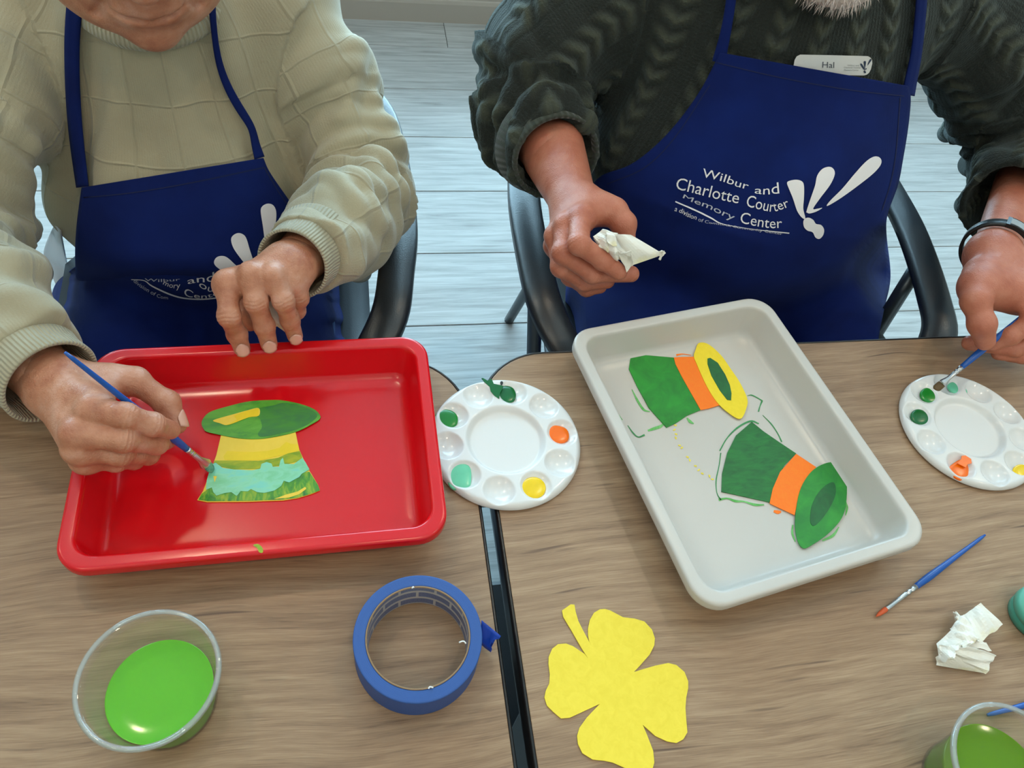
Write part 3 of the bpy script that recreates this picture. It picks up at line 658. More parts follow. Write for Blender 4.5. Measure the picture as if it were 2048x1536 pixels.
_br = M_LINER.n('ShaderNodeTexBrick', {'Vector': _uv, 'Color1': srgb(78, 92, 132), 'Color2': srgb(96, 108, 140), 'Mortar': srgb(176, 170, 166), 'Scale': 1.0, 'Mortar Size': .09, 'Brick Width': 2.4, 'Row Height': .62, 'Mortar Smooth': .05}, out='Color')
_sp = M_LINER.ramp(M_LINER.noise(M_LINER.mapv(_uv, (6, 9, 1)), 3, 2), [(.55, (0, 0, 0)), (.62, (1, 1, 1))])
M_LINER.P(Base_Color=M_LINER.mix(M_LINER.math('MULTIPLY', _sp, .35), _br, srgb(190, 186, 184)), Roughness=.4)
nL = 96; vl = [(tc[0]+.0459*math.cos(a), tc[1]+.0459*math.sin(a), TZ+z) for z in (.001, TH-.0005) for a in np.arange(nL)*2*math.pi/nL]
fl = [(j, nL+j, nL+(j+1) % nL, (j+1) % nL) for j in range(nL)]
uvl = [w for j in range(nL) for w in ((j/nL*20, 0), (j/nL*20, 1.6), ((j+1)/nL*20, 1.6), ((j+1)/nL*20, 0))]
mk('liner', vl, fl, M_LINER.m, tape, uv=uvl, fixn=False)
M_TAIL = N('loose_blue_tape'); M_TAIL.P(Base_Color=srgb(16, 72, 190), Roughness=.35); M_TAIL = M_TAIL.m
top = [at(963, 1240, TZ+TH), at(980, 1254, TZ+.026), at(1002, 1272, TZ+.022)]; bot = [at(960, 1286, TZ+.002), at(971, 1296, TZ+.002), at(982, 1304, TZ+.0025)]
tv = []; npt = 8
for k in range(npt+1):
    u = k/npt*2; i = min(int(u), 1); w = u-i; A = top[i]*(1-w)+top[i+1]*w; B = bot[i]*(1-w)+bot[i+1]*w
    for j in range(7):
        q = j/6; p = A*(1-q)+B*q
        if k == npt: p = p+(np.array(top[1])-np.array(top[2]))*(.75*max(0, 1-abs(q-.55)/.3))
        tv.append(p)
tail = mk('loose_end', tv, [(k*7+j, k*7+j+1, (k+1)*7+j+1, (k+1)*7+j) for k in range(npt) for j in range(6)], M_TAIL, tape)
_s = tail.modifiers.new('s', 'SOLIDIFY'); _s.thickness = .0004
M_FUZZ = plain('white_thread', srgb(235, 232, 228), .8)
for pts in ([(738, 760), (752, 753), (768, 752), (780, 766)], [(548, 1046), (556, 1034), (568, 1036), (578, 1038)], [(446, 424), (452, 414), (458, 420)]):
    P = [at(680+x/3.0976, 1040+y/3.0976, TZ+TH+.0008) for x, y in pts]; v, f = tube_mesh(spline(P, 10), .0007, 6); mk('fuzz', v, f, M_FUZZ, tape)

# --- brushes
M_BLUEH = plain('blue_lacquer_handle', srgb(24, 84, 168), .25); M_FERR = plain('silver_ferrule', srgb(205, 205, 205), .22, Metallic=.9)
def brush(tip, tail, bl, fl, bmat, label, flat=1.0, hr=.0036, hold=None, bw=.0032):
    tip = np.array(tip); tail = np.array(tail); d = tail-tip; L = np.linalg.norm(d); d /= L
    t = thing('paintbrush', tuple(tip), label, 'paintbrush', None)
    p = lambda k: tip+d*k
    ks = np.linspace(0, bl, 8); rb = np.interp(ks, [0, bl*.25, bl*.7, bl], [bw*.15 if flat == 1 else bw*.8, bw*.7 if flat == 1 else bw, bw, bw*.9])
    v, f = tube_mesh([p(k) for k in ks], rb, 12, True, rb*flat); mk('bristles', v, f, bmat, t)
    ks = np.array([bl*.85, bl, bl+.3*fl, bl+fl*.62, bl+fl*.64, bl+fl*.68, bl+fl*.7, bl+fl*.76, bl+fl*.78, bl+fl*.82, bl+fl*.84, bl+fl]); r0 = hr*.78
    rf = np.array([bw*.95, bw*1.02, r0*1.02, r0*1.1, r0*.98, r0*.98, r0*1.12, r0*1.12, r0*.98, r0*.98, r0*1.12, hr])
    v, f = tube_mesh([p(k) for k in ks], rf, 16); mk('ferrule', v, f, M_FERR, t)
    h0 = bl+fl-.002; ks = np.linspace(h0, L, 20); u = np.linspace(0, 1, 20)
    rh = np.interp(u, [0, .06, .18, .6, .95, 1], [hr*.95, hr*1.02, hr*1.25, hr*.8, hr*.55, hr*.35])
    v, f = tube_mesh([p(k) for k in ks], rh, 14); mk('handle', v, f, M_BLUEH, t)
    return t
M_BR_OR = plain('orange_bristles', srgb(214, 92, 48), .5, .3, 900); M_BR_MINT = paint('mint_loaded_bristles', srgb(70, 140, 120), srgb(120, 190, 160), 300); M_BR_BRN = plain('brown_bristles', srgb(96, 72, 36), .5, .3, 900)
brush(at(1752, 1233, TZ+.0035), at(1970, 1070, TZ+.0035), .019, .047, M_BR_OR, 'thin blue paintbrush with orange tip lying on bare table', hr=.0033, bw=.0028)
brush(at(2235, 1362, TZ+.004), at(1975, 1430, TZ+.004), .012, .028, M_BR_BRN, 'blue paintbrush lying behind the cup of dark green water', hr=.0038)
brushL = brush(at(424, 938, TRZ+.0035), at(130, 705, .935), .012, .030, M_BR_MINT, 'blue paintbrush loaded with mint paint in the hand over the red tray', .55, .0036, bw=.0062)
brushR = brush(at(1869, 780, TZ+.0085), at(1869, 780, TZ+.0085)+1.42*(at(2048, 630, .832)-at(1869, 780, TZ+.0085)), .014, .030, M_BR_BRN, 'blue paintbrush dipping into green paint on the palette', .6, .0036, bw=.0052)

# --- crumpled napkins
M_NAP = N('white_paper_napkin'); _n = M_NAP.noise(M_NAP.coord(), 26, 3); _c = M_NAP.ramp(_n, [(.52, srgb(238, 233, 222)), (.66, srgb(232, 222, 180))])
M_NAP.P(Base_Color=_c, Roughness=.85, Normal=M_NAP.bump(M_NAP.noise(M_NAP.coord(), 420, 2), .25, .0008), Subsurface_Weight=.2, Subsurface_Radius=(.01, .01, .01)); M_NAP = M_NAP.m
def crumple(outline, h, seed, nr=16, n=90, k=16, amp=.5):
    """outline: N x 3 points of the napkin's foot print; bulged up with sharp paper creases"""
    rg = np.random.default_rng(seed); P = spline(outline, n, True); c = P.mean(0); v = []; ext = np.abs(P-c).max()
    dirs = rg.normal(size=(k, 2)); dirs /= np.linalg.norm(dirs, axis=1)[:, None]; ph = rg.uniform(0, 1, k); fr = rg.uniform(1.0, 2.6, k)
    def tri(x): return np.abs((x % 1.0)*2-1)
    for i in range(nr+1):
        r = i/nr; Q = c+(P-c)*(1-r)
        xy = (Q-c)[:, :2]/ext
        cr = np.mean([tri(xy @ dirs[j]*fr[j]+ph[j]) for j in range(k)], axis=0); cr2 = np.max([tri(xy @ dirs[j]*fr[j]*.7+ph[j]) for j in range(5)], axis=0)
        dome = (1-(1-r)**2.2)**.6
        zz_ = h*dome*(1-amp+amp*(cr*1.2+cr2*.5))+(.002+.006*tri(np.linspace(0, 7, n)+seed))*(1-r)
        w = 1+.10*(tri(xy[:, 1]*2+ph[0])-.5)*(r > 0)
        Q = c+(Q-c)*w[:, None]; Q[:, 2] += zz_; v += Q.tolist()
    f = [(i*n+j, i*n+(j+1) % n, (i+1)*n+(j+1) % n, (i+1)*n+j) for i in range(nr) for j in range(n)]
    return v, f
def patches(quads, parent, seed, bulge=.006, n=9):
    """a crumpled napkin as several bent facets of paper; corners are photo pixels with a height"""
    rg = np.random.default_rng(seed)
    for q in quads:
        c = [at(*p) for p in q]; v = []; w = np.linspace(0, 1, n+1); nrm = np.cross(c[1]-c[0], c[3]-c[0]); nrm /= np.linalg.norm(nrm)+1e-9; nrm = nrm if nrm[2] > 0 else -nrm
        k = rg.normal(size=(4, 2)); ph = rg.uniform(0, 1, 4)
        tri = lambda x: abs((x % 1.0)*2-1)
        for j in w:
            for i in w:
                p = (c[0]*(1-i)+c[1]*i)*(1-j)+(c[3]*(1-i)+c[2]*i)*j
                cr = sum(tri(k[m] @ np.array([i, j])*1.1+ph[m]) for m in range(4))/4-.5
                v.append(p+nrm*(bulge*(math.sin(math.pi*i)*math.sin(math.pi*j))*.8+bulge*1.5*cr))
        f = [(j*(n+1)+i, j*(n+1)+i+1, (j+1)*(n+1)+i+1, (j+1)*(n+1)+i) for j in range(n) for i in range(n)]
        o_ = mk('fold', v, f, M_NAP, parent, smooth=False); m_ = o_.modifiers.new('s', 'SOLIDIFY'); m_.thickness = .0006; m_.offset = 0
o, s = (1700, 1040), 3.098
nap = thing('paper_napkin', tuple(at(1938, 1280, TZ)), 'crumpled white paper napkin with yellow stains on the bare table', 'napkin')
zq = lambda L: [(o[0]+x/s, o[1]+y/s, TZ+z_) for x, y, z_ in L]
patches([zq(q) for q in ([(700, 590, .010), (810, 517, .016), (945, 662, .008), (790, 752, .020)], [(620, 680, .012), (705, 585, .014), (800, 740, .022), (700, 790, .022)], [(640, 572, .006), (662, 565, .008), (715, 640, .014), (665, 672, .008)],
         [(535, 770, .006), (640, 670, .016), (770, 760, .022), (560, 900, .004)], [(560, 830, .014), (720, 775, .026), (905, 838, .009), (835, 948, .003)], [(532, 850, .005), (640, 790, .022), (835, 948, .002), (540, 900, .003)], [(560, 780, .018), (700, 770, .025), (640, 860, .022), (545, 890, .006)], [(760, 780, .010), (830, 760, .016), (872, 800, .014), (700, 840, .014)])], nap, 4, .008)
# --- teal jar at the far right
tj = at(2084, 1224, TZ+.018)
jar = thing('paint_jar', (tj[0], tj[1], TZ), 'small teal paint jar beside the crumpled napkin', 'jar')
v, f = lathe([(.001, .0005), (.024, .0005), (.0262, .002), (.027, .008), (.027, .018), (.001, .018)], (tj[0], tj[1], TZ), 48); mk('jar_body', v, f, plain('teal_plastic', srgb(70, 150, 128), .35), jar)
v, f = lathe([(.0272, .014), (.0285, .0145), (.0288, .022), (.027, .0255), (.020, .0265), (.00003, .0268)], (tj[0], tj[1], TZ), 48); mk('lid', v, f, plain('teal_lid', srgb(84, 160, 136), .4), jar)

# ================================================================== PEOPLE
def skin_mat(name, c1, c2, c3, rough=.48):
    m = N(name); co = m.coord()
    f = m.noise(co, 34, 5, .65); f2 = m.noise(co, 150, 4, .65); f3 = m.noise(co, 9, 2)
    col = m.ramp(f, [(.3, c1), (.5, c2), (.72, c3)])
    col = m.mix(m.math('MULTIPLY', f3, .25), col, tuple(x*.82 for x in c1))
    wr = m.n('ShaderNodeTexVoronoi', {'Vector': m.mapv(co, (1, 1, 1)), 'Scale': 420.0}, feature='DISTANCE_TO_EDGE')
    hh = m.math('ADD', m.math('MULTIPLY', f2, .9), m.math('MULTIPLY', wr, .5))
    m.P(Base_Color=col, Roughness=rough, Normal=m.bump(hh, .5, .0016), Subsurface_Weight=.18, Subsurface_Radius=(.012, .005, .003), Subsurface_Scale=.6)
    return m.m
SK_L = skin_mat('weathered_skin', srgb(168, 102, 76), srgb(198, 138, 108), srgb(216, 166, 144), .40)
SK_R = skin_mat('ruddy_skin', srgb(176, 98, 74), srgb(192, 116, 90), srgb(204, 134, 108), .45)
M_NAIL = plain('fingernail', srgb(222, 172, 152), .25)
def hand_field(wrist, fore, MCP, fingers, thumb, frad, trad, back, pw=.019, k_palm=.012, armr=None, extra=()):
    """wrist/fore: centres; MCP: four knuckles (index..pinky); fingers: [PIP,DIP,TIP] each; thumb: [CMC,MCP,IP,TIP]; back: dorsal direction"""
    wrist = np.asarray(wrist); back = np.asarray(back, float)/np.linalg.norm(back)
    palm = []
    for i, m in enumerate(MCP):
        a = wrist+(np.asarray(m)-wrist)*.12
        palm.append(cap(a, np.asarray(m)-back*.003, pw*1.05, pw*(.78 if i < 3 else .68), back, 1.25))
    P = U(.010, *palm)
    th = np.asarray(thumb); P = U(.016, P, cap(th[0], th[1], trad*1.5, trad*1.15), cap((th[0]+th[1])/2, np.asarray(MCP[0])-back*.006, trad*1.0, pw*.55))
    arm = cap(wrist+(np.asarray(fore)-wrist)*.08, fore, *(armr or (pw*1.38, pw*1.7)), back, 1.18)
    P = U(.022, P, arm, *extra)
    for m in MCP: P = U(.006, P, sph(np.asarray(m)+back*.004, frad*1.02))
    for m in MCP[:4]: P = U(.005, P, cap(wrist+(np.asarray(m)-wrist)*.35+back*pw*.62, np.asarray(m)+back*frad*.6, .0022, .0035))
    F = None
    for i, (m, fs) in enumerate(zip(MCP, fingers)):
        r = frad*(1.0, 1.03, .97, .85)[i]; m = np.asarray(m); p, d, t = [np.asarray(x) for x in fs]
        g = U(.004, cap(m, p, r*1.10, r*1.0), cap(p, d, r*1.0, r*.92), cap(d, t, r*.92, r*.82), sph(p, r*1.10), sph(d, r*.98))
        g2 = (lambda g: g)(g); F = g2 if F is None else U(.0016, F, g2)
    T_ = U(.005, cap(th[0], th[1], trad*1.45, trad*1.08), cap(th[1], th[2], trad*1.05, trad*.98), cap(th[2], th[3], trad*1.02, trad*.80), sph(th[2], trad*1.06))
    return lambda Q: smin(smin(P(Q), F(Q), k_palm*.55), T_(Q), .006)
def creases(V, Nn, fingers, MCP, frad, amp=.0007):
    d = np.zeros(len(V))
    for m, fs in zip(MCP, fingers):
        for j, (a, b, c) in enumerate(((m, fs[0], fs[1]), (fs[0], fs[1], fs[2]))):
            a, b, c = [np.asarray(x, float) for x in (a, b, c)]; T_ = (c-a)/np.linalg.norm(c-a); q = V-b; t = q @ T_; r = np.linalg.norm(q-t[:, None]*T_, axis=1)
            dors = (b-(a+c)/2); dn = np.linalg.norm(dors)
            w = np.clip(((Nn @ dors)/dn if dn > 1e-4 else 1)+.35, 0, 1)
            d -= amp*(1.0 if j == 0 else .7)*w*(r < frad*1.6)*np.exp(-(t/.0075)**2)*(.5+.5*np.cos(2*math.pi*t/.0042+1.5*np.sin(r*0+V[:, 0]*300)))
    return d
def plen(name, *pts):
    return [round(float(np.linalg.norm(np.asarray(a)-np.asarray(b)))*K*1000) for a, b in zip(pts, pts[1:])]
def bounds(pts, pad):
    P = np.array(pts); return P.min(0)-pad, P.max(0)+pad
def nail(tip, dip, back, r, parent):
    tip = np.asarray(tip); d = tip-np.asarray(dip); d /= np.linalg.norm(d); b = np.asarray(back, float); b -= d*(b @ d); b /= np.linalg.norm(b); s_ = np.cross(d, b)
    v = []; nu, nv = 8, 8
    for j in range(nv+1):
        for i in range(nu+1):
            u = i/nu*2-1; w = j/nv; wd = r*.74*(1-.35*max(0, .3-w)/.3)
            x = u*wd; y = -r*1.15+w*r*1.85-.12*r*u*u*(w > .5)*2; y2 = y+.45*r*u*u*max(0, .45-w)/.45
            hz = math.sqrt(max(0, 1-(u*.74)**2))*r+.0011+max(0, -y2)*.13-max(0, y2-r*.1)*.25
            v.append(tip+s_*x+d*y2+b*hz)
    f = [(j*(nu+1)+i, j*(nu+1)+i+1, (j+1)*(nu+1)+i+1, (j+1)*(nu+1)+i) for j in range(nv) for i in range(nu)]
    o = mk('fingernail', v, f, M_NAIL, parent); m = o.modifiers.new('s', 'SOLIDIFY'); m.thickness = .0007; m.offset = 0; return o

def lid(c, r, u, f):
    n = u*.9-f*.25; n = n/np.linalg.norm(n); S_ = sph(c, r); low = sph(c-u*r*.55, r*.72)
    return lambda P: np.minimum(np.maximum(S_(P), -((P-c) @ n)+.001), low(P))
def head_field(chin, th, yawh=0.0, sc=1.0, jowl=.0):
    """head; th pitch down, yawh turn. local axes: x right(image), f forward, u up"""
    f = V3(math.sin(yawh)*math.cos(th), -math.cos(yawh)*math.cos(th), -math.sin(th)); x = np.cross(f, V3(0, 0, 1)); x /= np.linalg.norm(x); x = -x; u = np.cross(x, f)
    if u[2] < 0: u = -u
    c = np.asarray(chin)-sc*(f*.085-u*.113)
    L = lambda a, b, d: c+sc*(x*a+f*b+u*d)
    R = np.stack([x, f, u], 1)
    E = lambda p, r: ell(L(*p), np.array(r)*sc, R)
    skull = U(.03, E((0, -.012, .035), (.078, .098, .088)), E((0, .022, -.035), (.064, .072, .085)))
    jaw = U(.03, skull, E((0, .045, -.088), (.044+jowl*.8, .040, .030)), E((.042, .024, -.070), (.026+jowl, .038, .036+jowl*.4)), E((-.042, .024, -.070), (.026+jowl, .038, .036+jowl*.4)))
    g = U(.018, jaw, E((.034, .066, -.020), (.022, .020, .022)), E((-.034, .066, -.020), (.022, .020, .022)), E((0, .072, -.060), (.028, .020, .020)), E((0, .080, -.098), (.019, .016, .015)))
    g = U(.012, g, cap(L(0, .084, .035), L(0, .101, -.012), .010*sc, .014*sc), sph(L(.013, .090, -.016), .009*sc), sph(L(-.013, .090, -.016), .009*sc))
    g = U(.008, g, cap(L(-.02, .084, -.054), L(.02, .084, -.054), .006*sc), cap(L(-.016, .084, -.067), L(.016, .084, -.067), .0065*sc))
    mouth = U(.002, cap(L(-.030, .086, -.0575), L(0, .0965, -.0635), .0024*sc), cap(L(0, .0965, -.0635), L(.030, .086, -.0575), .0024*sc))
    g = SUB(.004, g, mouth)
    for s_ in (-1, 1):   # smile folds, eye sockets, ears
        g = SUB(.008, g, cap(L(s_*.024, .090, -.024), L(s_*.042, .074, -.072), .0026*sc))
        g = SUB(.016, g, sph(L(s_*.032, .098, .022), .015*sc)); g = U(.004, g, lid(L(s_*.032, .0745, .022), .0138*sc, u, f)); g = U(.006, g, cap(L(s_*.017, .090, .044), L(s_*.047, .078, .043), .0045*sc))
        g = U(.006, g, cap(L(s_*.081, -.01, .02), L(s_*.078, -.005, -.022), .012*sc, .009*sc, x, 2.2))
    return g, L, x, f, u, c
def rib(P): return P

# ---- shared clothing helpers
def sleeve_field(path, rad, cuff_in=None):
    return U(.03, *[cap(path[i], path[i+1], rad[i], rad[i+1]) for i in range(len(path)-1)])
def bone_coords(V, path):
    """nearest point on a polyline: distance, arc length, angle about the bone"""
    path = np.asarray(path, float); best = np.full(len(V), 9e9); s_ = np.zeros(len(V)); ang = np.zeros(len(V)); s0 = 0
    ref = V3(.3, .2, 1.0)
    for i in range(len(path)-1):
        a, b = path[i], path[i+1]; ab = b-a; L = np.linalg.norm(ab); t = np.clip(((V-a) @ ab)/L**2, 0, 1)
        q = V-(a+t[:, None]*ab); d = np.linalg.norm(q, axis=1); T_ = ab/L
        n1 = ref-T_*(ref @ T_); n1 /= np.linalg.norm(n1); n2 = np.cross(T_, n1)
        m = d < best; best[m] = d[m]; s_[m] = (s0+t*L)[m]; ang[m] = np.arctan2(q @ n2, q @ n1)[m]; s0 += L
    return best, s_, ang, s0
def knit_uv(Q, isS, uT, vT, uS, vS, per=2*math.pi):
    """per-corner UVs; every face takes either torso or sleeve coordinates; angles unwrapped per face"""
    fs = isS[Q].sum(1) >= 2
    U_ = np.where(fs[:, None], uS[Q], uT[Q]); V_ = np.where(fs[:, None], vS[Q], vT[Q])
    d = U_-U_[:, :1]; U_ = U_[:, :1]+d-per*np.round(d/per)
    return U_, V_, fs
def sweater(name, torso, slv, paths, rads, lo, hi, h, mat, parent, fold, cuts, kk=.035, tc=(0, 1.02), RT=.2, RS=.062):
    f0 = U(kk, torso, *slv)
    def fld(P):
        d = f0(P)
        for c_ in cuts: d = -smin(-d, c_(P), .003)
        return d
    V, Q = mesh_field(fld, lo, hi, h); V = relax(V, Q, 1, .4); Nn = vnormals(V, Q)
    dT = torso(V); isS = np.zeros(len(V), bool); uS = np.zeros(len(V)); vS = np.zeros(len(V)); bestd = np.full(len(V), 9.)
    Ls = []
    for p, fs_ in zip(paths, slv):
        _, s_, a, L = bone_coords(V, p); d = fs_(V); m = (d < dT-.004) & (d < bestd); bestd[m] = d[m]; isS |= m; uS[m] = a[m]; vS[m] = s_[m]; Ls.append(L)
    uT = np.arctan2(V[:, 0]-tc[0], -(V[:, 1]-tc[1])); vT = V[:, 2]
    V = V+Nn*fold(V, isS, uT, vT, uS, vS, Nn)[:, None]
    u_, v_, fs = knit_uv(Q, isS, uT, vT, uS, vS)
    uv = np.stack([np.where(fs[:, None], u_*RS, u_*RT), v_], -1)
    o = mk(name, V, Q, mat, parent, uv=uv.reshape(-1, 2), fixn=False)
    return o
def apron_cloth(name, field, rows, off, mat, parent, nr=70, nc=56, wrinkle=None, smooth_it=6):
    """rows: (left px, right px) pairs from top to bottom edge; every point found where its ray meets the body + off"""
    Lp = spline([r[0] for r in rows], nr); Rp = spline([r[1] for r in rows], nr)
    w = np.linspace(0, 1, nc); px = (Lp[:, None]*(1-w)[None, :, None]+Rp[:, None]*w[None, :, None]).reshape(-1, 2)
    P, t = march(px, field, off); P = P.reshape(nr, nc, 3)
    for _ in range(smooth_it):
        A = P.copy(); A[1:-1] = (P[:-2]+P[2:]+2*P[1:-1])/4; B = A.copy(); B[:, 1:-1] = (A[:, :-2]+A[:, 2:]+2*A[:, 1:-1])/4; P = B
    P = P.reshape(-1, 3); dc = CQ-P; dc /= np.linalg.norm(dc, axis=1)[:, None]
    for _ in range(3): P = P+dc*np.clip(off-field(P), 0, .02)[:, None]
    if wrinkle is not None:
        d = CQ-P; d /= np.linalg.norm(d, axis=1)[:, None]; P = P+d*wrinkle(px)[:, None]
    f = [(i*nc+j, i*nc+j+1, (i+1)*nc+j+1, (i+1)*nc+j) for i in range(nr-1) for j in range(nc-1)]
    uv = np.stack([px[:, 0], px[:, 1]], 1)/100.0
    o = mk(name, P, f, mat, parent, uv=np.array([[uv[i] for i in q] for q in f]).reshape(-1, 2))
    m = o.modifiers.new('s', 'SOLIDIFY'); m.thickness = .0016; m.offset = -1
    return o, P, f
from mathutils.bvhtree import BVHTree
class Surf:
    """casts photo pixels onto a cloth mesh (plan units)"""
    def __init__(s, P, F): s.t = BVHTree.FromPolygons([tuple(p) for p in P], [tuple(q) for q in F])
    def __call__(s, px, lift=.0012):
        out = []; last = None
        for d in rays(px):
            d = d/np.linalg.norm(d); h = s.t.ray_cast(Vector(CQ), Vector(d), 4.0)
            if h[0] is None: out.append(None); continue
            n = np.array(h[1]); n = n if n @ d < 0 else -n
            out.append(np.array(h[0])+n*lift)
        good = [p for p in out if p is not None]
        if not good: return None
        for i, p in enumerate(out):
            if p is None: out[i] = out[i-1] if i and out[i-1] is not None else good[0]
        return np.array(out)
def fine_mesh(v2, f, maxlen):
    """2-D faces subdivided so that they can bend over cloth"""
    bm = bmesh.new(); vs_ = [bm.verts.new((x, y, 0)) for x, y in v2]
    for q in f:
        try: bm.faces.new([vs_[i] for i in q])
        except ValueError: pass
    bmesh.ops.triangulate(bm, faces=bm.faces)
    for _ in range(5):
        e = [e_ for e_ in bm.edges if e_.calc_length() > maxlen]
        if not e: break
        bmesh.ops.subdivide_edges(bm, edges=e, cuts=1); bmesh.ops.triangulate(bm, faces=bm.faces)
    bm.verts.index_update(); v = [(p.co.x, p.co.y) for p in bm.verts]; ff = [[p.index for p in q.verts] for q in bm.faces]; bm.free(); return v, ff
def print_poly(name, pts, surf, mat, parent, lift=.0012, maxlen=8):
    v, f = fine_mesh(pts, [list(range(len(pts)))], maxlen); P = surf(v, lift)
    if P is None: return
    return mk(name, P, f, mat, parent, fixn=False)
_font_cache = {}
def text2d(s):
    cu = D.curves.new('t', 'FONT'); cu.body = s; cu.resolution_u = 3; o = D.objects.new('t', cu); COL.objects.link(o)
    dg = bpy.context.evaluated_depsgraph_get(); me = D.meshes.new_from_object(o.evaluated_get(dg))
    v = np.array([(p.co.x, p.co.y) for p in me.vertices]); f = [list(p.vertices) for p in me.polygons]
    D.objects.remove(o); D.curves.remove(cu); D.meshes.remove(me); return v, f
def print_text(name, s, base, hts, surf, mat, parent, lift=.0013, slant=0.0, fit=True, squeeze=1.0):
    """text along a baseline given in photo pixels; hts = cap height in px along it"""
    v, f = text2d(s); x0, x1 = v[:, 0].min(), v[:, 0].max(); B = spline(base, 60)
    seg = np.r_[0, np.cumsum(np.linalg.norm(np.diff(B, axis=0), axis=1))]; Lb = seg[-1]
    u = (v[:, 0]-x0)/(x1-x0)*Lb
    h = np.interp(u/Lb, np.linspace(0, 1, len(np.atleast_1d(hts))), np.atleast_1d(hts)); y = v[:, 1]/.70*h
    bx = np.interp(u, seg, B[:, 0]); by = np.interp(u, seg, B[:, 1])
    e = 2.0; tx = np.interp(np.clip(u+e, 0, Lb), seg, B[:, 0])-np.interp(np.clip(u-e, 0, Lb), seg, B[:, 0]); ty = np.interp(np.clip(u+e, 0, Lb), seg, B[:, 1])-np.interp(np.clip(u-e, 0, Lb), seg, B[:, 1])
    ln = np.hypot(tx, ty)+1e-9; tx /= ln; ty /= ln
    X = bx+y*(ty+slant*tx); Y = by-y*(tx-slant*ty)
    v2, f2 = fine_mesh(np.c_[X, Y].tolist(), f, 9); P = surf(v2, lift)
    if P is None: return
    return mk(name, P, f2, mat, parent, fixn=False)
def strap(name, pix_w, field, off, mat, parent, n=40, twist=None):
    """apron neck strap: centre line pixels with width in px"""
    C_ = spline([p[:2] for p in pix_w], n); w = np.interp(np.linspace(0, 1, n), np.linspace(0, 1, len(pix_w)), [p[2] for p in pix_w])
    T_ = np.gradient(C_, axis=0); T_ /= np.linalg.norm(T_, axis=1)[:, None]; Nn = np.c_[-T_[:, 1], T_[:, 0]]
    px = np.concatenate([C_+Nn*w[:, None]*k for k in (-.5, -.17, .17, .5)]); P, _ = march(px, field, off); P = P.reshape(4, n, 3)
    for _ in range(8): P[:, 1:-1] = (P[:, :-2]+P[:, 2:]+2*P[:, 1:-1])/4
    v = P.transpose(1, 0, 2).reshape(-1, 3); f = [(i*4+j, i*4+j+1, (i+1)*4+j+1, (i+1)*4+j) for i in range(n-1) for j in range(3)]
    o = mk(name, v, f, mat, parent); m = o.modifiers.new('s', 'SOLIDIFY'); m.thickness = .002; m.offset = 0; return o
def navy_mat():
    m = N('navy_apron_twill'); co = m.coord(); w = m.n('ShaderNodeTexWave', {'Vector': m.mapv(co, (1, 1, 1), rot=(.3, .5, .8)), 'Scale': 900.0, 'Distortion': 1.5}, out='Fac')
    n_ = m.noise(co, 600, 3); f = m.noise(co, 14, 3)
    m.P(Base_Color=m.ramp(f, [(.3, srgb(6, 23, 80)), (.7, srgb(10, 31, 96))]), Roughness=.9, Specular_IOR_Level=.2, Sheen_Weight=.04, Sheen_Roughness=.5, Sheen_Tint=(.3, .45, .9, 1), Normal=m.bump(m.math('ADD', w, n_), .22, .0008))
    return m.m
M_NAVY = navy_mat(); M_NAVYD = plain('navy_stitching', srgb(8, 20, 66), .85); M_PRINT = plain('white_transfer_print', srgb(232, 226, 226), .6, .1, 500); M_PRINTG = plain('thin_grey_print', srgb(190, 190, 200), .6)
def hem(name, pts, w, surf, parent): return print_poly(name, ribbon(pts, w).tolist(), surf, M_NAVYD, parent, .0006, 14)
def ridges(lines, field, k=.02):
    """cloth fold crests: pixel polylines laid on a body field, returned as thin bones"""
    out = []
    for pts, r, off in lines:
        P, _ = march(spline(pts, 5), field, off)
        n = len(P); rr = [r*(.45+.55*math.sin(math.pi*(i+.5)/n)) for i in range(n)]
        out += [cap(P[i], P[i+1], rr[i], rr[i+1]) for i in range(n-1)]
    return out
# ------------------------------------------------------------------ person in the pale sweater
PL_ = thing('person', (-.25, 1.0, ZF), 'person in a pale sage sweater and navy apron painting over the red tray', 'person')
LC = (-.24, 1.03)
L_torso = U(.09, ell((-.24, 1.04, .57), (.19, .16, .15)), ell((-.235, .965, .70), (.195, .18, .14)), ell((-.24, 1.03, .86), (.178, .145, .18)), cap((-.395, 1.045, .95), (-.10, 1.045, .95), .070))
L_legs = [cap((-.33, 1.0, .53), (-.36, .55, .55), .095, .075), cap((-.15, 1.0, .53), (-.10, .55, .55), .095, .075)]
L_shin = [cap((-.36, .55, .54), (-.36, .58, .02), .07, .05), cap((-.10, .55, .54), (-.10, .58, .02), .07, .05)]
L_lap = U(.05, L_torso, *L_legs)
wL = at(575, 537, .865); wR = at(112, 772, .835)
pathLL = [V3(-.10, 1.04, .945), V3(-.035, .965, .85), V3(.010, .87, .762), V3(-.02, .765, .80), wL+.18*(V3(-.02, .765, .80)-wL)]
radLL = [.074, .066, .062, .058, .046]
pathLR = [V3(-.395, 1.03, .945), V3(-.45, .88, .87), V3(-.475, .73, .805), V3(-.405, .61, .83), wR+.16*(V3(-.405, .61, .83)-wR)]
radLR = [.078, .078, .075, .070, .050]
def cut_for(path, r, ex=.07, inn=.035):
    a, b = np.asarray(path[-2]), np.asarray(path[-1]); d = (b-a)/np.linalg.norm(b-a)
    return cap(b-d*inn, b+d*ex, r, r*1.15)
def plane_cut(path, rr, adv=.012):
    """cuts the sleeve's round end square so that a rim shows"""
    a, b = np.asarray(path[-2]), np.asarray(path[-1]); d = (b-a)/np.linalg.norm(b-a); c_ = b+d*adv
    def f(P):
        q = P-c_; al = q @ d; rad = np.linalg.norm(q-al[:, None]*d, axis=1)
        return np.maximum(-al, np.maximum(rad-rr, al-.09))
    return f
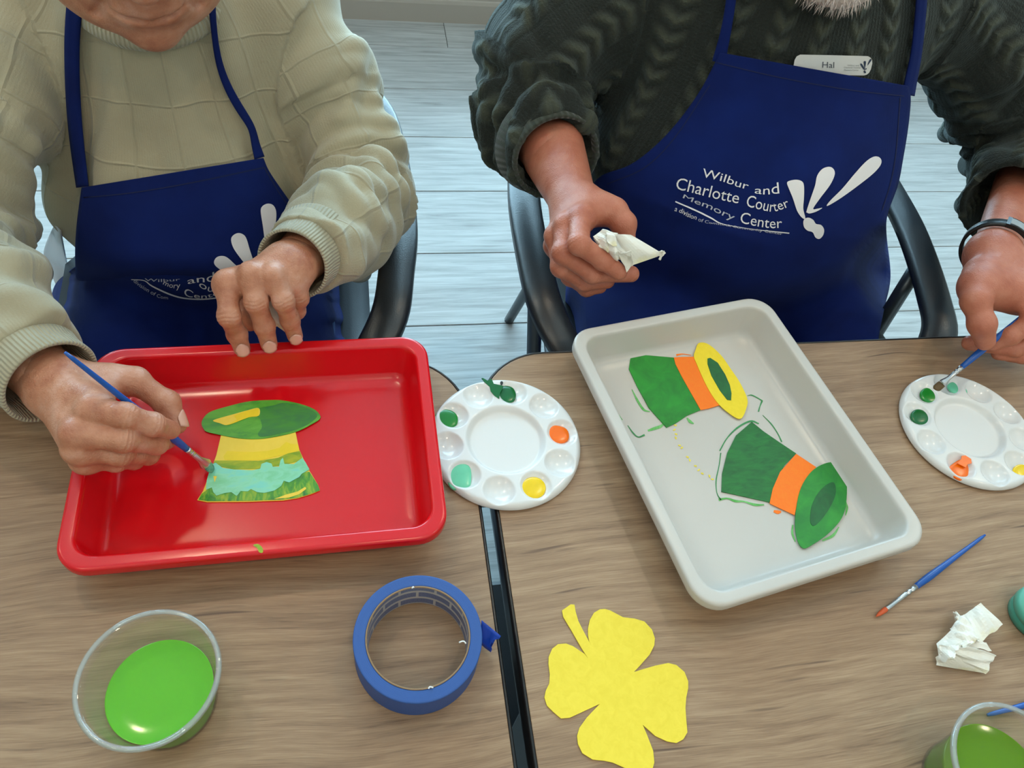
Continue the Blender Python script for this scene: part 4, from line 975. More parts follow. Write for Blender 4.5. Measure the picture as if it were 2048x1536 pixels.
def pale_knit():
    m = N('sage_windowpane_knit'); uv = m.coord('UV'); u, v = m.sep(uv, 0), m.sep(uv, 1)
    def ridge(x, per, wd):
        t = m.math('ABSOLUTE', m.math('SUBTRACT', m.math('FRACT', m.math('DIVIDE', x, per)), .5))
        return m.math('SUBTRACT', 1.0, m.math('SMOOTH_MIN', m.math('DIVIDE', t, wd), 1.0, .2))
    wob = m.math('MULTIPLY', m.noise(m.coord(), 14, 2), .012)
    r1 = ridge(m.math('ADD', u, wob), .064, .045); r2 = ridge(m.math('ADD', v, wob), .066, .03)
    rid = m.math('MAXIMUM', r1, r2)
    fine = m.math('MULTIPLY', m.math('SINE', m.math('MULTIPLY', u, 2*math.pi/.0034)), .035)
    fz = m.noise(m.coord(), 700, 3)
    hh = m.math('ADD', m.math('MULTIPLY', rid, .9), m.math('ADD', fine, m.math('MULTIPLY', fz, .35)))
    blot = m.noise(m.coord(), 10, 3)
    m.P(Base_Color=m.ramp(blot, [(.3, srgb(160, 149, 122)), (.7, srgb(176, 166, 138))]), Roughness=.92, Sheen_Weight=.3, Sheen_Roughness=.6, Normal=m.bump(hh, .5, .0032))
    return m.m
def rib_mat(name, col, per=.0042):
    m = N(name); u = m.sep(m.coord('UV'), 0); w = m.math('SINE', m.math('MULTIPLY', u, 2*math.pi/per))
    m.P(Base_Color=col, Roughness=.92, Sheen_Weight=.3, Normal=m.bump(m.math('ADD', w, m.math('MULTIPLY', m.noise(m.coord(), 700, 2), .4)), .6, .0015)); return m.m
M_SAGE = pale_knit(); M_SAGE_RIB = rib_mat('sage_rib_knit', srgb(174, 165, 139))
def gauss(x, c, w): return np.exp(-((x-c)/w)**2)
def foldL(V, isS, uT, vT, uS, vS, Nn):
    d = np.zeros(len(V))
    s_ = vS; a = uS
    left = V[:, 0] > -.24
    env = gauss(s_, .32, .16)
    f1 = np.sin(2*math.pi*s_/.062+1.3*np.sin(a+.6)+.8*np.sin(2*a)); f2 = np.sin(2*math.pi*s_/.11+2.0*np.cos(a-.4))
    ds = .011*env*(np.abs(f1)**1.3-.45)*(.6+.4*np.sin(a*1.0+1.0))+.007*f2*gauss(s_, .22, .25)
    d += np.where(isS, ds, 0)
    dt = .006*np.sin(uT*9+V[:, 2]*22)*gauss(V[:, 2], .72, .12)+.004*np.sin(uT*14-V[:, 2]*15)
    d += np.where(~isS, dt, 0)
    return d
cutsL = [cut_for(pathLL, .038), plane_cut(pathLL, .075, -.012), cut_for(pathLR, .042), plane_cut(pathLR, .08, -.012)]
slL = [sleeve_field(pathLL, radLL), sleeve_field(pathLR, radLR)]
rdg = ridges([([(622, 352), (675, 388), (740, 350), (795, 300)], .017, -.004), ([(690, 375), (760, 380), (812, 398)], .013, -.004), ([(655, 398), (725, 422), (790, 478)], .014, -.005), ([(625, 468), (700, 478), (765, 528)], .013, -.005),
              ([(556, 490), (600, 474), (680, 515), (745, 560)], .015, -.004), ([(702, 60), (708, 150), (682, 232)], .012, -.005), ([(735, 130), (752, 220), (770, 275), (800, 300)], .012, -.005)], slL[0])
slL[0] = U(.016, slL[0], *rdg)
rdg = ridges([([(-30, 448), (40, 462), (95, 436)], .016, -.004), ([(-20, 520), (60, 540), (104, 562)], .016, -.004), ([(-10, 590), (70, 620), (120, 660)], .014, -.005), ([(10, 200), (60, 280), (100, 370)], .014, -.006)], slL[1])
slL[1] = U(.016, slL[1], *rdg)
neck_hole = ell((-.235, .985, 1.06), (.083, .085, .07))
swL = sweater('sweater', L_torso, slL, [pathLL, pathLR], [radLL, radLR], (-.62, .48, .50), (.14, 1.24, 1.06), .0042, M_SAGE, PL_, foldL, cutsL+[neck_hole, lambda P: P[:, 2]-.555], tc=LC, RT=.19)
def cuff(path, r, ln, mat, parent, flare=1.0):
    """ribbed cuff band: a short open tube with thickness"""
    a, b = np.asarray(path[-2]), np.asarray(path[-1]); d = (b-a)/np.linalg.norm(b-a); n1 = np.cross(d, V3(0, 0, 1)); n1 /= np.linalg.norm(n1); n2 = np.cross(d, n1)
    prof = [(-ln, r*1.22), (-ln*.9, r*1.24), (-ln*.5, r*1.08), (0, r*1.0), (.35*ln, r*1.0*flare), (.38*ln, r*.97*flare), (.36*ln, r*.91*flare), (0, r*.90), (-ln*.4, r*.92)]
    nn = 72; v = []; 
    for k, rr in prof: v += [b+d*k+n1*rr*math.cos(t)+n2*rr*math.sin(t) for t in np.arange(nn)*2*math.pi/nn]
    f = [(i*nn+j, i*nn+(j+1) % nn, (i+1)*nn+(j+1) % nn, (i+1)*nn+j) for i in range(len(prof)-1) for j in range(nn)]
    uv = [w for i in range(len(prof)-1) for j in range(nn) for w in ((j/nn*.3, i*.01), ((j+1)/nn*.3, i*.01), ((j+1)/nn*.3, (i+1)*.01), (j/nn*.3, (i+1)*.01))]
    return mk('cuff', v, f, mat, parent, uv=uv, fixn=False)
cuff(pathLL, .041, .05, M_SAGE_RIB, swL); cuff(pathLR, .046, .05, M_SAGE_RIB, swL, 1.02)
# ribbed crew collar
cc = V3(-.235, .985, .985); nn = 120; v = []
for k, (dr, dz) in enumerate([(-.004, -.006), (.004, -.004), (.010, .004), (.008, .014), (.0, .022), (-.008, .024), (-.013, .018), (-.011, .006)]):
    for t in np.arange(nn)*2*math.pi/nn: v.append((cc[0]+(.090+dr)*math.cos(t), cc[1]+(.092+dr)*math.sin(t), cc[2]+dz+.045*math.sin(t)*.55-.004))
f = [(i*nn+j, i*nn+(j+1) % nn, ((i+1) % 8)*nn+(j+1) % nn, ((i+1) % 8)*nn+j) for i in range(8) for j in range(nn)]
uv = [w for i in range(8) for j in range(nn) for w in ((j/nn*.5, 0), ((j+1)/nn*.5, 0), ((j+1)/nn*.5, .01), (j/nn*.5, .01))]
mk('collar', v, f, M_SAGE_RIB, swL, uv=uv, fixn=False)
# --- left hand resting on the tray rim
bk2 = V3(-.05, -.35, 1)
H2 = dict(mcp=[at(455, 566, .868), at(503, 549, .880), at(545, 553, .878), at(583, 566, .862)],
          fin=[[at(458, 632, .852), at(474, 668, .822), at(484, 697, .806)], [at(512, 604, .862), at(529, 652, .830), at(538, 688, .808)], [at(567, 602, .860), at(580, 640, .830), at(590, 672, .808)], [at(599, 596, .845), at(594, 622, .825), at(579, 632, .812)]],
          th=[at(545, 560, .842), at(505, 592, .826), at(496, 622, .812), at(500, 645, .803)])
f2 = hand_field(wL, wL+(pathLL[-2]-wL)*.6, H2['mcp'], H2['fin'], H2['th'], .0108, .0125, bk2, .0195)
# --- right hand with the brush
bk1 = V3(-.25, -.55, .8)
H1 = dict(mcp=[at(186, 818, .868), at(152, 866, .858), at(156, 898, .842), at(170, 920, .820)],
          fin=[[at(250, 832, .868), at(306, 849, .850), at(341, 860, .828)], [at(245, 878, .852), at(312, 886, .815), at(334, 880, .790)], [at(240, 908, .826), at(296, 908, .790), at(300, 893, .775)], [at(232, 922, .800), at(268, 920, .775), at(280, 908, .766)]],
          th=[at(165, 762, .826), at(270, 762, .818), at(334, 806, .800), at(354, 850, .790)])
f1 = hand_field(wR, wR+(pathLR[-2]-wR)*.6, H1['mcp'], H1['fin'], H1['th'], .0112, .0120, bk1, .0205)
# --- head
hfL, LL, hx, hf, hu, hcL = head_field(aty(318, 96, .80), math.radians(25), 0.24, 1.12, .013)
neckL = U(.03, hfL, cap((-.232, .99, .95), hcL+hu*-.05-hf*.03, .062, .060))
core = U(.04, ell((-.24, 1.03, .80), (.13, .10, .2)), ell((-.24, 1.02, .6), (.15, .11, .1)), cap((-.38, 1.04, .95), (-.1, 1.04, .95), .05), cap((-.232, .99, .95), (-.23, 1.0, 1.0), .055), cap(pathLL[0], pathLL[2], .045, .04), cap(pathLL[2], pathLL[-1], .038, .03), cap(pathLR[0], pathLR[2], .045, .04), cap(pathLR[2], pathLR[-1], .038, .03), cap((-.33, 1.0, .53), (-.36, .55, .55), .065, .055), cap((-.15, 1.0, .53), (-.10, .55, .55), .065, .055), cap((-.36, .55, .54), (-.36, .58, .0), .05, .035), cap((-.10, .55, .54), (-.10, .58, .0), .05, .035))
parts_ = []
for fld, pts_, h in ((f1, sum(H1['fin'], H1['mcp'])+H1['th']+[wR], .0012), (f2, sum(H2['fin'], H2['mcp'])+H2['th']+[wL], .0012)):
    w_ = wR if fld is f1 else wL; lo, hi = bounds(pts_+[w_+((pathLR if fld is f1 else pathLL)[-2]-w_)*.6], .035)
    a_, b_ = mesh_field(fld, lo, hi, h); HH = H1 if fld is f1 else H2; a_ = a_+vnormals(a_, b_)*creases(a_, vnormals(a_, b_), HH['fin'], HH['mcp'], .0112)[:, None]; parts_.append((a_, b_))
parts_.append(mesh_field(neckL, hcL-.2, hcL+.2, .0026))
parts_.append(mesh_field(core, (-.56, .4, -.08), (.12, 1.2, 1.08), .012))
parts_ = [(relax(a, b, 1, .25), b) for a, b in parts_]
v, f = joinm(parts_); bodyL = mk('body', v, f, SK_L, PL_, fixn=False)
for i in range(3):
    fs = H2['fin'][i]; nail(fs[2], fs[1], CQ-fs[2], .0108*(1.0, 1.03, .97)[i]*.84, bodyL)
nail(H1['th'][3], H1['th'][2], V3(.9, .2, .5), .0100, bodyL)
# eyes, hair
M_EYE = plain('eye_white', srgb(235, 230, 225), .2); M_IRIS = plain('iris', srgb(60, 80, 100), .2); M_HAIRW = plain('white_hair', srgb(214, 210, 204), .7, .6, 300)
def eyes(L, x, f_, u, parent, sc):
    for s_ in (-1, 1):
        c_ = L(s_*.032, .0745, .022); V_, Q_ = mesh_field(sph(c_, .0122*sc), c_-.016, c_+.016, .002, 2); e = mk('eye', V_, Q_, M_EYE, parent, fixn=False)
        c2 = c_+(f_*.0100-u*.0035)*sc; V_, Q_ = mesh_field(ell(c2, (.0055*sc, .0030*sc, .0055*sc), np.stack([x, f_, u], 1)), c2-.01, c2+.01, .0012, 2); mk('iris', V_, Q_, M_IRIS, e, fixn=False)
eyes(LL, hx, hf, hu, bodyL, 1.06)
Rh = np.stack([hx, hf, hu], 1)
hair_f = SUB(.01, ell(LL(0, -.03, .045), np.array((.088, .098, .092))*1.06, Rh), ell(LL(0, .10, .05), np.array((.070, .120, .11))*1.06, Rh))
def hairy(fld): return lambda P: fld(P)+.0016*np.sin(P[:, 0]*700+9*np.sin(P[:, 2]*80))*np.sin(P[:, 2]*300+P[:, 1]*350)
V_, Q_ = mesh_field(hairy(SUB(.006, hair_f, ell(LL(0, .0, -.09), (.1, .2, .075)))), hcL-.2, hcL+.2, .0034); mk('hair', V_, Q_, M_HAIRW, PL_, fixn=False)
# --- trousers and shoes
M_JEAN = plain('blue_jeans', srgb(44, 76, 128), .85, .4, 500, .12, 40); M_SHOE = plain('black_shoe', srgb(30, 30, 32), .5)
def trousers(parts, lo, hi, mat, parent):
    V_, Q_ = mesh_field(U(.045, *parts), lo, hi, .009); V_ = relax(V_, Q_, 2); Nn = vnormals(V_, Q_)
    V_ = V_+Nn*(.005*np.sin(V_[:, 1]*60+V_[:, 0]*25)*np.sin(V_[:, 2]*40+1))[:, None]; return mk('trousers', V_, Q_, mat, parent, fixn=False)
trousers([ell((-.24, 1.05, .53), (.185, .15, .13))]+[cap((-.33, 1.0, .525), (-.36, .55, .54), .09, .07), cap((-.15, 1.0, .525), (-.10, .55, .54), .09, .07)]+L_shin, (-.56, .4, -.08), (.12, 1.26, .72), M_JEAN, PL_)
def shoe(x, y, parent):
    V_, Q_ = mesh_field(SUB(.004, U(.03, ell((x, y-.06, ZF+.035), (.05, .13, .045)), ell((x, y+.02, ZF+.06), (.045, .06, .06))), lambda P: P[:, 2]-(ZF+.002)), (x-.09, y-.24, ZF-.02), (x+.09, y+.14, ZF+.16), .006); mk('shoe', V_, Q_, M_SHOE, parent, fixn=False)
shoe(-.36, .56, PL_); shoe(-.10, .56, PL_)
# --- apron
rowsS = [((150, 535), (640, 495)), ((112, 566), (680, 535)), ((102, 610), (733, 600)), ((112, 670), (752, 650)), ((150, 715), (750, 690)), ((170, 760), (745, 735))]
rowsB = [((163, 375), (527, 316)), ((160, 395), (540, 345)), ((153, 450), (578, 400)), ((150, 500), (612, 450)), ((151, 545), (648, 500)), ((153, 557), (655, 545)), ((160, 562), (655, 556))]
def wrS(px):
    x, y = px[:, 0], px[:, 1]
    return .005*np.sin(x/55+y/38)+.006*gauss(y-.25*x, 540, 22)+.004*np.sin(x/27-y/60)*(x > 560)
def wrB(px):
    x, y = px[:, 0], px[:, 1]; e = np.clip((y-538)/26, 0, 1)
    return .012*gauss(y, 530, 40)-.028*e*e+.0025*np.sin(x/70+y/90)
apL, PA, FA = apron_cloth('apron', L_lap, rowsS, .013, M_NAVY, PL_, wrinkle=wrS)
_b, PB, FB = apron_cloth('bib', L_lap, rowsB, .016, M_NAVY, apL, wrinkle=wrB)
PA, FA = np.vstack([PA, PB]), FA+[tuple(i+len(PA) for i in q) for q in FB]
sfL = Surf(PA, FA)
strap('neck_strap', [(152, -40, 30), (150, 0, 30), (145, 60, 30), (144, 140, 28), (149, 240, 27), (158, 320, 25), (165, 374, 23)], U(.02, L_torso, cap((-.232, .99, .95), hcL+hu*-.05-hf*.03, .066)), .012, M_NAVY, apL)
strap('neck_strap', [(424, -30, 12), (424, 10, 11), (428, 60, 11), (436, 120, 13), (455, 175, 16), (484, 225, 17), (504, 255, 13), (510, 285, 15), (519, 316, 20)], U(.02, L_torso, cap((-.232, .99, .95), hcL+hu*-.05-hf*.03, .066)), .013, M_NAVY, apL)
hem('hem_stitch', [(158, 396), (260, 386), (380, 366), (528, 335)], 2.2, sfL, apL); hem('hem_stitch', [(528, 335), (565, 396), (606, 446)], 2.0, sfL, apL)
o, s = (240, 390), 5.12
print_poly('logo_wing', smooth_out(Z([(1438, 170), (1455, 115), (1510, 88), (1565, 105), (1595, 170), (1590, 290), (1560, 440), (1520, 590), (1495, 690), (1482, 690), (1480, 500), (1460, 320)])).tolist(), sfL, M_PRINT, apL)
print_poly('logo_wing', smooth_out(Z([(1137, 470), (1150, 420), (1200, 390), (1250, 398), (1290, 440), (1330, 570), (1370, 690), (1390, 760), (1330, 760), (1260, 680), (1170, 560)])).tolist(), sfL, M_PRINT, apL)
print_poly('logo_wing', smooth_out(Z([(962, 690), (985, 640), (1040, 622), (1100, 640), (1180, 710), (1270, 780), (1330, 830), (1200, 850), (1100, 800), (1000, 740)])).tolist(), sfL, M_PRINT, apL)
print_text('lettering', 'and', Z([(695, 905), (790, 888), (870, 885), (970, 878)]), [12, 14, 20], sfL, M_PRINT, apL)
print_text('lettering', 'Wilbur', Z([(255, 872), (400, 882), (480, 880), (615, 868)]), [5, 6, 5], sfL, M_PRINTG, apL)
print_text('lettering', 'mory', Z([(440, 905), (480, 925), (540, 945), (615, 950)]), [9, 10, 13], sfL, M_PRINT, apL)
print_text('lettering', 'Center', Z([(650, 1020), (760, 1045), (900, 1045), (1075, 985)]), [17, 9, 8, 10], sfL, M_PRINT, apL)
print_text('lettering', 'oue', Z([(800, 925), (890, 975), (960, 978), (1045, 950)]), [13, 14, 12], sfL, M_PRINT, apL)
print_text('lettering', 'division of Com', Z([(140, 880), (200, 930), (310, 1000), (400, 1045), (490, 1060)]), [7, 8, 6], sfL, M_PRINTG, apL)
print_poly('logo_line', ribbon(Z([(120, 860), (250, 870), (330, 925), (500, 1005), (650, 1048), (850, 1060), (1060, 1035), (1100, 1010)]), [1.2, 1.5, 3, 3, 2.6, 2.2, 1.5]).tolist(), sfL, M_PRINT, apL)
# white shirt tail showing below the sweater hem
shf = U(.03, L_torso, ell((-.37, .965, .64), (.075, .09, .09)))
_o, _, _ = apron_cloth('shirt_tail', shf, [((108, 450), (120, 462)), ((92, 485), (128, 505)), ((84, 515), (140, 545)), ((100, 545), (160, 560)), ((112, 570), (170, 580))], .006, plain('white_shirt', srgb(214, 220, 226), .8), PL_, 16, 12)
# napkin crumpled under the resting hand
nap2 = thing('paper_napkin', tuple(at(545, 630, .80)), 'crumpled white paper napkin under the hand resting on the red tray', 'napkin')
patches([[(505, 612, .818), (545, 590, .834), (585, 640, .828), (568, 664, .806)], [(500, 640, .806), (520, 605, .822), (570, 640, .820), (540, 662, .802)], [(598, 600, .822), (606, 620, .812), (598, 640, .806), (580, 640, .815)]], nap2, 5, .006)

# ------------------------------------------------------------------ person in the dark cable-knit sweater
PR_ = thing('person', (.60, 1.0, ZF), 'person in a dark green cable-knit sweater and navy apron wearing a watch', 'person')
RCx = (.62, 1.04)
R_torso = U(.10, ell((.61, 1.05, .60), (.235, .19, .17)), ell((.60, .945, .755), (.245, .215, .185)), ell((.62, 1.04, .94), (.235, .175, .19)), cap((.42, 1.07, 1.01), (.83, 1.07, 1.01), .085))
R_legs = [cap((.48, 1.0, .53), (.42, .52, .55), .11, .085), cap((.74, 1.0, .53), (.80, .52, .55), .11, .085)]
R_shin = [cap((.42, .52, .54), (.42, .56, .02), .08, .055), cap((.80, .52, .54), (.80, .56, .02), .08, .055)]
R_lap = U(.06, R_torso, *R_legs)
eR = aty(1052, 228, 1.0); cR = aty(1108, 308, .868); wR3 = at(1152, 415, .838)
pathRR = [V3(.40, 1.06, 1.0), aty(1090, 110, 1.03), eR, cR]
radRR = [.095, .092, .078, .064]
eL = aty(2062, 320, .95); wL4 = at(1985, 515, .838); cL = wL4+.46*(eL-wL4)
pathRL = [V3(.84, 1.06, 1.0), aty(2020, 170, 1.02), eL, cL]
radRL = [.095, .09, .08, .070]
def cable_h(u, v):
    c_ = (u/.076) % 1.0-.5; z = np.clip(1-(c_/.30)**2, 0, 1)
    return z*(.15+.85*(.5+.5*np.cos(2*math.pi*(v/.026-1.7*np.abs(c_)))))
def cable_knit():
    m = N('dark_olive_cable_knit'); uv = m.coord('UV'); u, v = m.sep(uv, 0), m.sep(uv, 1)
    c_ = m.math('ABSOLUTE', m.math('SUBTRACT', m.math('FRACT', m.math('DIVIDE', u, .076)), .5))
    z = m.math('MAXIMUM', m.math('SUBTRACT', 1.0, m.math('MULTIPLY', m.math('MULTIPLY', c_, c_), 11.1)), 0.0)
    w = m.math('COSINE', m.math('MULTIPLY', m.math('SUBTRACT', m.math('DIVIDE', v, .026), m.math('MULTIPLY', c_, 1.7)), 2*math.pi))
    hh = m.math('MULTIPLY', z, m.math('ADD', .52, m.math('MULTIPLY', w, .48)))
    ribs = m.math('MULTIPLY', m.math('SINE', m.math('MULTIPLY', u, 2*math.pi/.0075)), .03)
    st_ = m.math('MULTIPLY', m.math('SINE', m.math('MULTIPLY', v, 2*math.pi/.0045)), .02)
    fz = m.noise(m.coord(), 500, 3)
    tot = m.math('ADD', hh, m.math('ADD', m.math('ADD', ribs, st_), m.math('MULTIPLY', fz, .3)))
    col = m.mix(hh, srgb(30, 34, 29), srgb(68, 71, 58))
    m.P(Base_Color=col, Roughness=.95, Sheen_Weight=.12, Sheen_Roughness=.5, Sheen_Tint=(.7, .85, .8, 1), Normal=m.bump(tot, 1.0, .007)); return m.m
M_CABLE = cable_knit(); M_CABLE_RIB = rib_mat('dark_olive_rib_knit', srgb(52, 56, 46), .007)
M_TEE = plain('dark_green_inner_knit', srgb(40, 46, 42), .95, .5, 500)
def foldR(V, isS, uT, vT, uS, vS, Nn):
    a, s_ = uS, vS; d = np.zeros(len(V))
    hT = cable_h(uT*.24, vT); hS = cable_h(uS*.08, vS)
    ctr = np.clip((np.abs(uT)-.30)/.12, 0, 1)
    d += np.where(isS, .0055*hS, .0055*hT*ctr)
    f1 = np.sin(2*math.pi*s_/.075+1.5*np.sin(a+.3)+.7*np.sin(2*a+1)); f2 = np.sin(2*math.pi*s_/.13+2.2*np.cos(a))
    d += np.where(isS, .013*gauss(s_, .34, .16)*(np.abs(f1)**1.2-.5)+.008*f2*gauss(s_, .2, .2), 0)
    xa = np.interp(vT, [.80, .86, .93, .98], [.31, .37, .43, .47])
    d = np.where(~isS & (V[:, 0] > xa) & (V[:, 0] < .84) & (V[:, 1] < 1.0) & (vT < .99), 0, d)
    d += np.where(~isS & (np.abs(uT) > .95), .006*np.sin(uT*7+V[:, 2]*14)*gauss(V[:, 2], .70, .12), 0)
    return d
slR = [sleeve_field(pathRR, radRR), sleeve_field(pathRL, radRL)]
rdg = ridges([([(985, 175), (1040, 190), (1110, 200), (1160, 195)], .020, -.006), ([(1000, 120), (1060, 130), (1110, 150)], .016, -.006), ([(1020, 60), (1045, 90), (1060, 120)], .014, -.005), ([(985, 235), (1050, 215), (1130, 225)], .014, -.006)], slR[0]); slR[0] = U(.018, slR[0], *rdg)
rdg = ridges([([(1850, 360), (1930, 330), (2060, 330)], .022, -.006), ([(1850, 290), (1930, 250), (2040, 220)], .018, -.006), ([(1880, 430), (1960, 400), (2050, 390)], .018, -.006), ([(1900, 180), (1980, 150), (2048, 150)], .016, -.006)], slR[1]); slR[1] = U(.018, slR[1], *rdg)
cutsR = [cut_for(pathRR, .053, .09, .03), plane_cut(pathRR, .11, .004), cut_for(pathRL, .060, .10, .06), plane_cut(pathRL, .12, .006)]
neck_holeR = ell((.615, 1.0, 1.13), (.09, .09, .07))
swR = sweater('sweater', R_torso, slR, [pathRR, pathRL], [radRR, radRL], (.10, .62, .50), (1.30, 1.34, 1.12), .0046, M_CABLE, PR_, foldR, cutsR+[neck_holeR, lambda P: P[:, 2]-.555], tc=RCx, RT=.24, RS=.08, kk=.03)
cuff(pathRR, .062, .035, M_CABLE_RIB, swR, 1.0)
cc = V3(.615, 1.0, 1.06); nn = 120; v = []
for k, (dr, dz) in enumerate([(-.004, -.006), (.004, -.004), (.012, .004), (.010, .016), (.0, .026), (-.010, .028), (-.015, .02), (-.011, .006)]):
    for t in np.arange(nn)*2*math.pi/nn: v.append((cc[0]+(.097+dr)*math.cos(t), cc[1]+(.10+dr)*math.sin(t), cc[2]+dz+.028*math.sin(t)-.004))
f = [(i*nn+j, i*nn+(j+1) % nn, ((i+1) % 8)*nn+(j+1) % nn, ((i+1) % 8)*nn+j) for i in range(8) for j in range(nn)]
uv = [w for i in range(8) for j in range(nn) for w in ((j/nn*.6, 0), ((j+1)/nn*.6, 0), ((j+1)/nn*.6, .01), (j/nn*.6, .01))]
mk('collar', v, f, M_CABLE_RIB, swR, uv=uv, fixn=False)
# --- right hand holding a napkin
bk3 = V3(-.75, -.35, .55)
H3 = dict(mcp=[at(1160, 436, .862), at(1132, 450, .850), at(1113, 472, .830), at(1110, 492, .808)],
          fin=[[at(1158, 488, .866), at(1206, 521, .845), at(1238, 544, .832)], [at(1126, 506, .842), at(1185, 547, .818), at(1262, 548, .812)], [at(1122, 534, .814), at(1168, 564, .792), at(1214, 562, .796)], [at(1140, 554, .788), at(1173, 577, .774), at(1200, 574, .778)]],
          th=[at(1180, 412, .852), at(1228, 424, .858), at(1247, 448, .852), at(1252, 476, .840)])
f3 = hand_field(wR3, cR, H3['mcp'], H3['fin'], H3['th'], .0125, .0150, bk3, .023, armr=(.031, .046))
# --- left hand with the brush
bk4 = V3(.25, -.30, .9)
H4 = dict(mcp=[at(2042, 580, .850), at(2078, 590, .850), at(2100, 605, .835), at(2112, 620, .815)],
          fin=[[at(2066, 640, .836), at(2022, 672, .812), at(1986, 688, .794)], [at(2092, 668, .814), at(2030, 696, .790), at(1940, 686, .782)], [at(2100, 690, .796), at(2046, 710, .780), at(1998, 706, .776)], [at(2108, 700, .780), at(2062, 716, .770), at(2020, 712, .768)]],
          th=[at(1966, 548, .846), at(1952, 602, .846), at(1964, 648, .832), at(1970, 682, .812)])
f4 = hand_field(wL4, wL4+.8*(eL-wL4), H4['mcp'], H4['fin'], H4['th'], .0120, .0152, bk4, .0225, armr=(.030, .044), extra=(cap(wL4, at(1978, 575, .835), .030, .022), cap(wL4, at(2040, 585, .835), .030, .024), cap(at(1955, 575, .842), at(2050, 590, .835), .018, .022)))
hfR, LR, rx, rf, ru, hcR = head_field(aty(1700, 8, .86), math.radians(4), .5, 1.10, .006)
neckR = U(.03, hfR, cap((.615, 1.02, 1.0), hcR+ru*-.05-rf*.03, .07, .066))
coreR = U(.04, ell((.62, 1.04, .85), (.18, .12, .24)), ell((.62, 1.03, .62), (.2, .14, .12)), cap((.42, 1.06, 1.0), (.82, 1.06, 1.0), .06), cap((.615, 1.02, 1.0), (.61, 1.0, 1.08), .06), cap(pathRR[0], pathRR[2], .055, .048), cap(pathRR[2], pathRR[3], .048, .044), cap(pathRL[0], pathRL[2], .055, .048), cap(pathRL[2], wL4+.5*(eL-wL4), .046, .036), cap((.48, 1.0, .53), (.42, .52, .55), .08, .065), cap((.74, 1.0, .53), (.80, .52, .55), .08, .065), cap((.42, .52, .54), (.42, .56, .0), .06, .04), cap((.80, .52, .54), (.80, .56, .0), .06, .04))
parts_ = []
for fld, HH, ex in ((f3, H3, [wR3, cR]), (f4, H4, [wL4, wL4+.8*(eL-wL4)])):
    lo, hi = bounds(sum(HH['fin'], HH['mcp'])+HH['th']+ex, .05); a_, b_ = mesh_field(fld, lo, hi, .0014)
    a_ = a_+vnormals(a_, b_)*creases(a_, vnormals(a_, b_), HH['fin'], HH['mcp'], .0125, .0005)[:, None]; parts_.append((a_, b_))
parts_.append(mesh_field(neckR, hcR-.22, hcR+.22, .003)); parts_.append(mesh_field(coreR, (.2, .36, -.08), (1.2, 1.3, 1.14), .013))
parts_ = [(relax(a, b, 1, .25), b) for a, b in parts_]
v, f = joinm(parts_); bodyR = mk('body', v, f, SK_R, PR_, fixn=False)
eyes(LR, rx, rf, ru, bodyR, 1.10)
Rh = np.stack([rx, rf, ru], 1)
M_BEARD = plain('white_beard', srgb(226, 208, 200), .8, .8, 350); M_HAIRB = plain('grey_brown_hair', srgb(120, 104, 90), .7, .6, 300)
V_, Q_ = mesh_field(hairy(SUB(.006, SUB(.01, ell(LR(0, -.03, .045), np.array((.088, .098, .092))*1.1, Rh), ell(LR(0, .10, .03), np.array((.074, .098, .10))*1.1, Rh)), ell(LR(0, .0, -.09), (.1, .2, .075)))), hcR-.2, hcR+.2, .0034); mk('hair', V_, Q_, M_HAIRB, PR_, fixn=False)
brd = SUB(.006, U(.02, ell(LR(0, .058, -.092), np.array((.048, .040, .030))*1.1, Rh), ell(LR(.035, .035, -.070), np.array((.028, .04, .04))*1.1, Rh), ell(LR(-.035, .035, -.070), np.array((.028, .04, .04))*1.1, Rh)), ell(LR(0, .10, -.052), np.array((.030, .04, .022))*1.1, Rh))
V_, Q_ = mesh_field(brd, hcR-.2, hcR+.16, .0026); Nn = vnormals(V_, Q_); V_ = V_+Nn*(RNG.random(len(V_))*.004)[:, None]
beard = mk('beard', V_, Q_, M_BEARD, PR_, fixn=False)
# loose beard hairs
sel = RNG.choice(len(V_), 1800, replace=False); mb = MB(); hv = []; hfc = []
for i in sel:
    p, n_ = V_[i], Nn[i]
    if n_ @ rf < -.3: continue
    d_ = n_+RNG.normal(size=3)*.35-ru*.4; d_ /= np.linalg.norm(d_); q = np.cross(d_, RNG.normal(size=3)); q /= np.linalg.norm(q); L_ = .007+.006*RNG.random()
    b_ = len(hv); hv += [p+q*.0004, p-q*.0004, p+d_*L_*.6-ru*.001+q*.0003, p+d_*L_*.6-ru*.001-q*.0003, p+d_*L_-ru*.003]; hfc += [(b_, b_+1, b_+3, b_+2), (b_+2, b_+3, b_+4)]
hb = mk('beard_hair', hv, hfc, M_BEARD, beard, fixn=False); hb['kind'] = 'stuff'
# --- trousers, shoes
M_DARKP = plain('dark_grey_trousers', srgb(48, 54, 54), .9, .4, 500, .12, 40)
trousers([ell((.61, 1.06, .55), (.225, .18, .15))]+[cap((.48, 1.0, .525), (.42, .52, .54), .105, .08), cap((.74, 1.0, .525), (.80, .52, .54), .105, .08)]+R_shin, (.22, .36, -.08), (1.0, 1.32, .76), M_DARKP, PR_)
shoe(.42, .54, PR_); shoe(.80, .54, PR_)
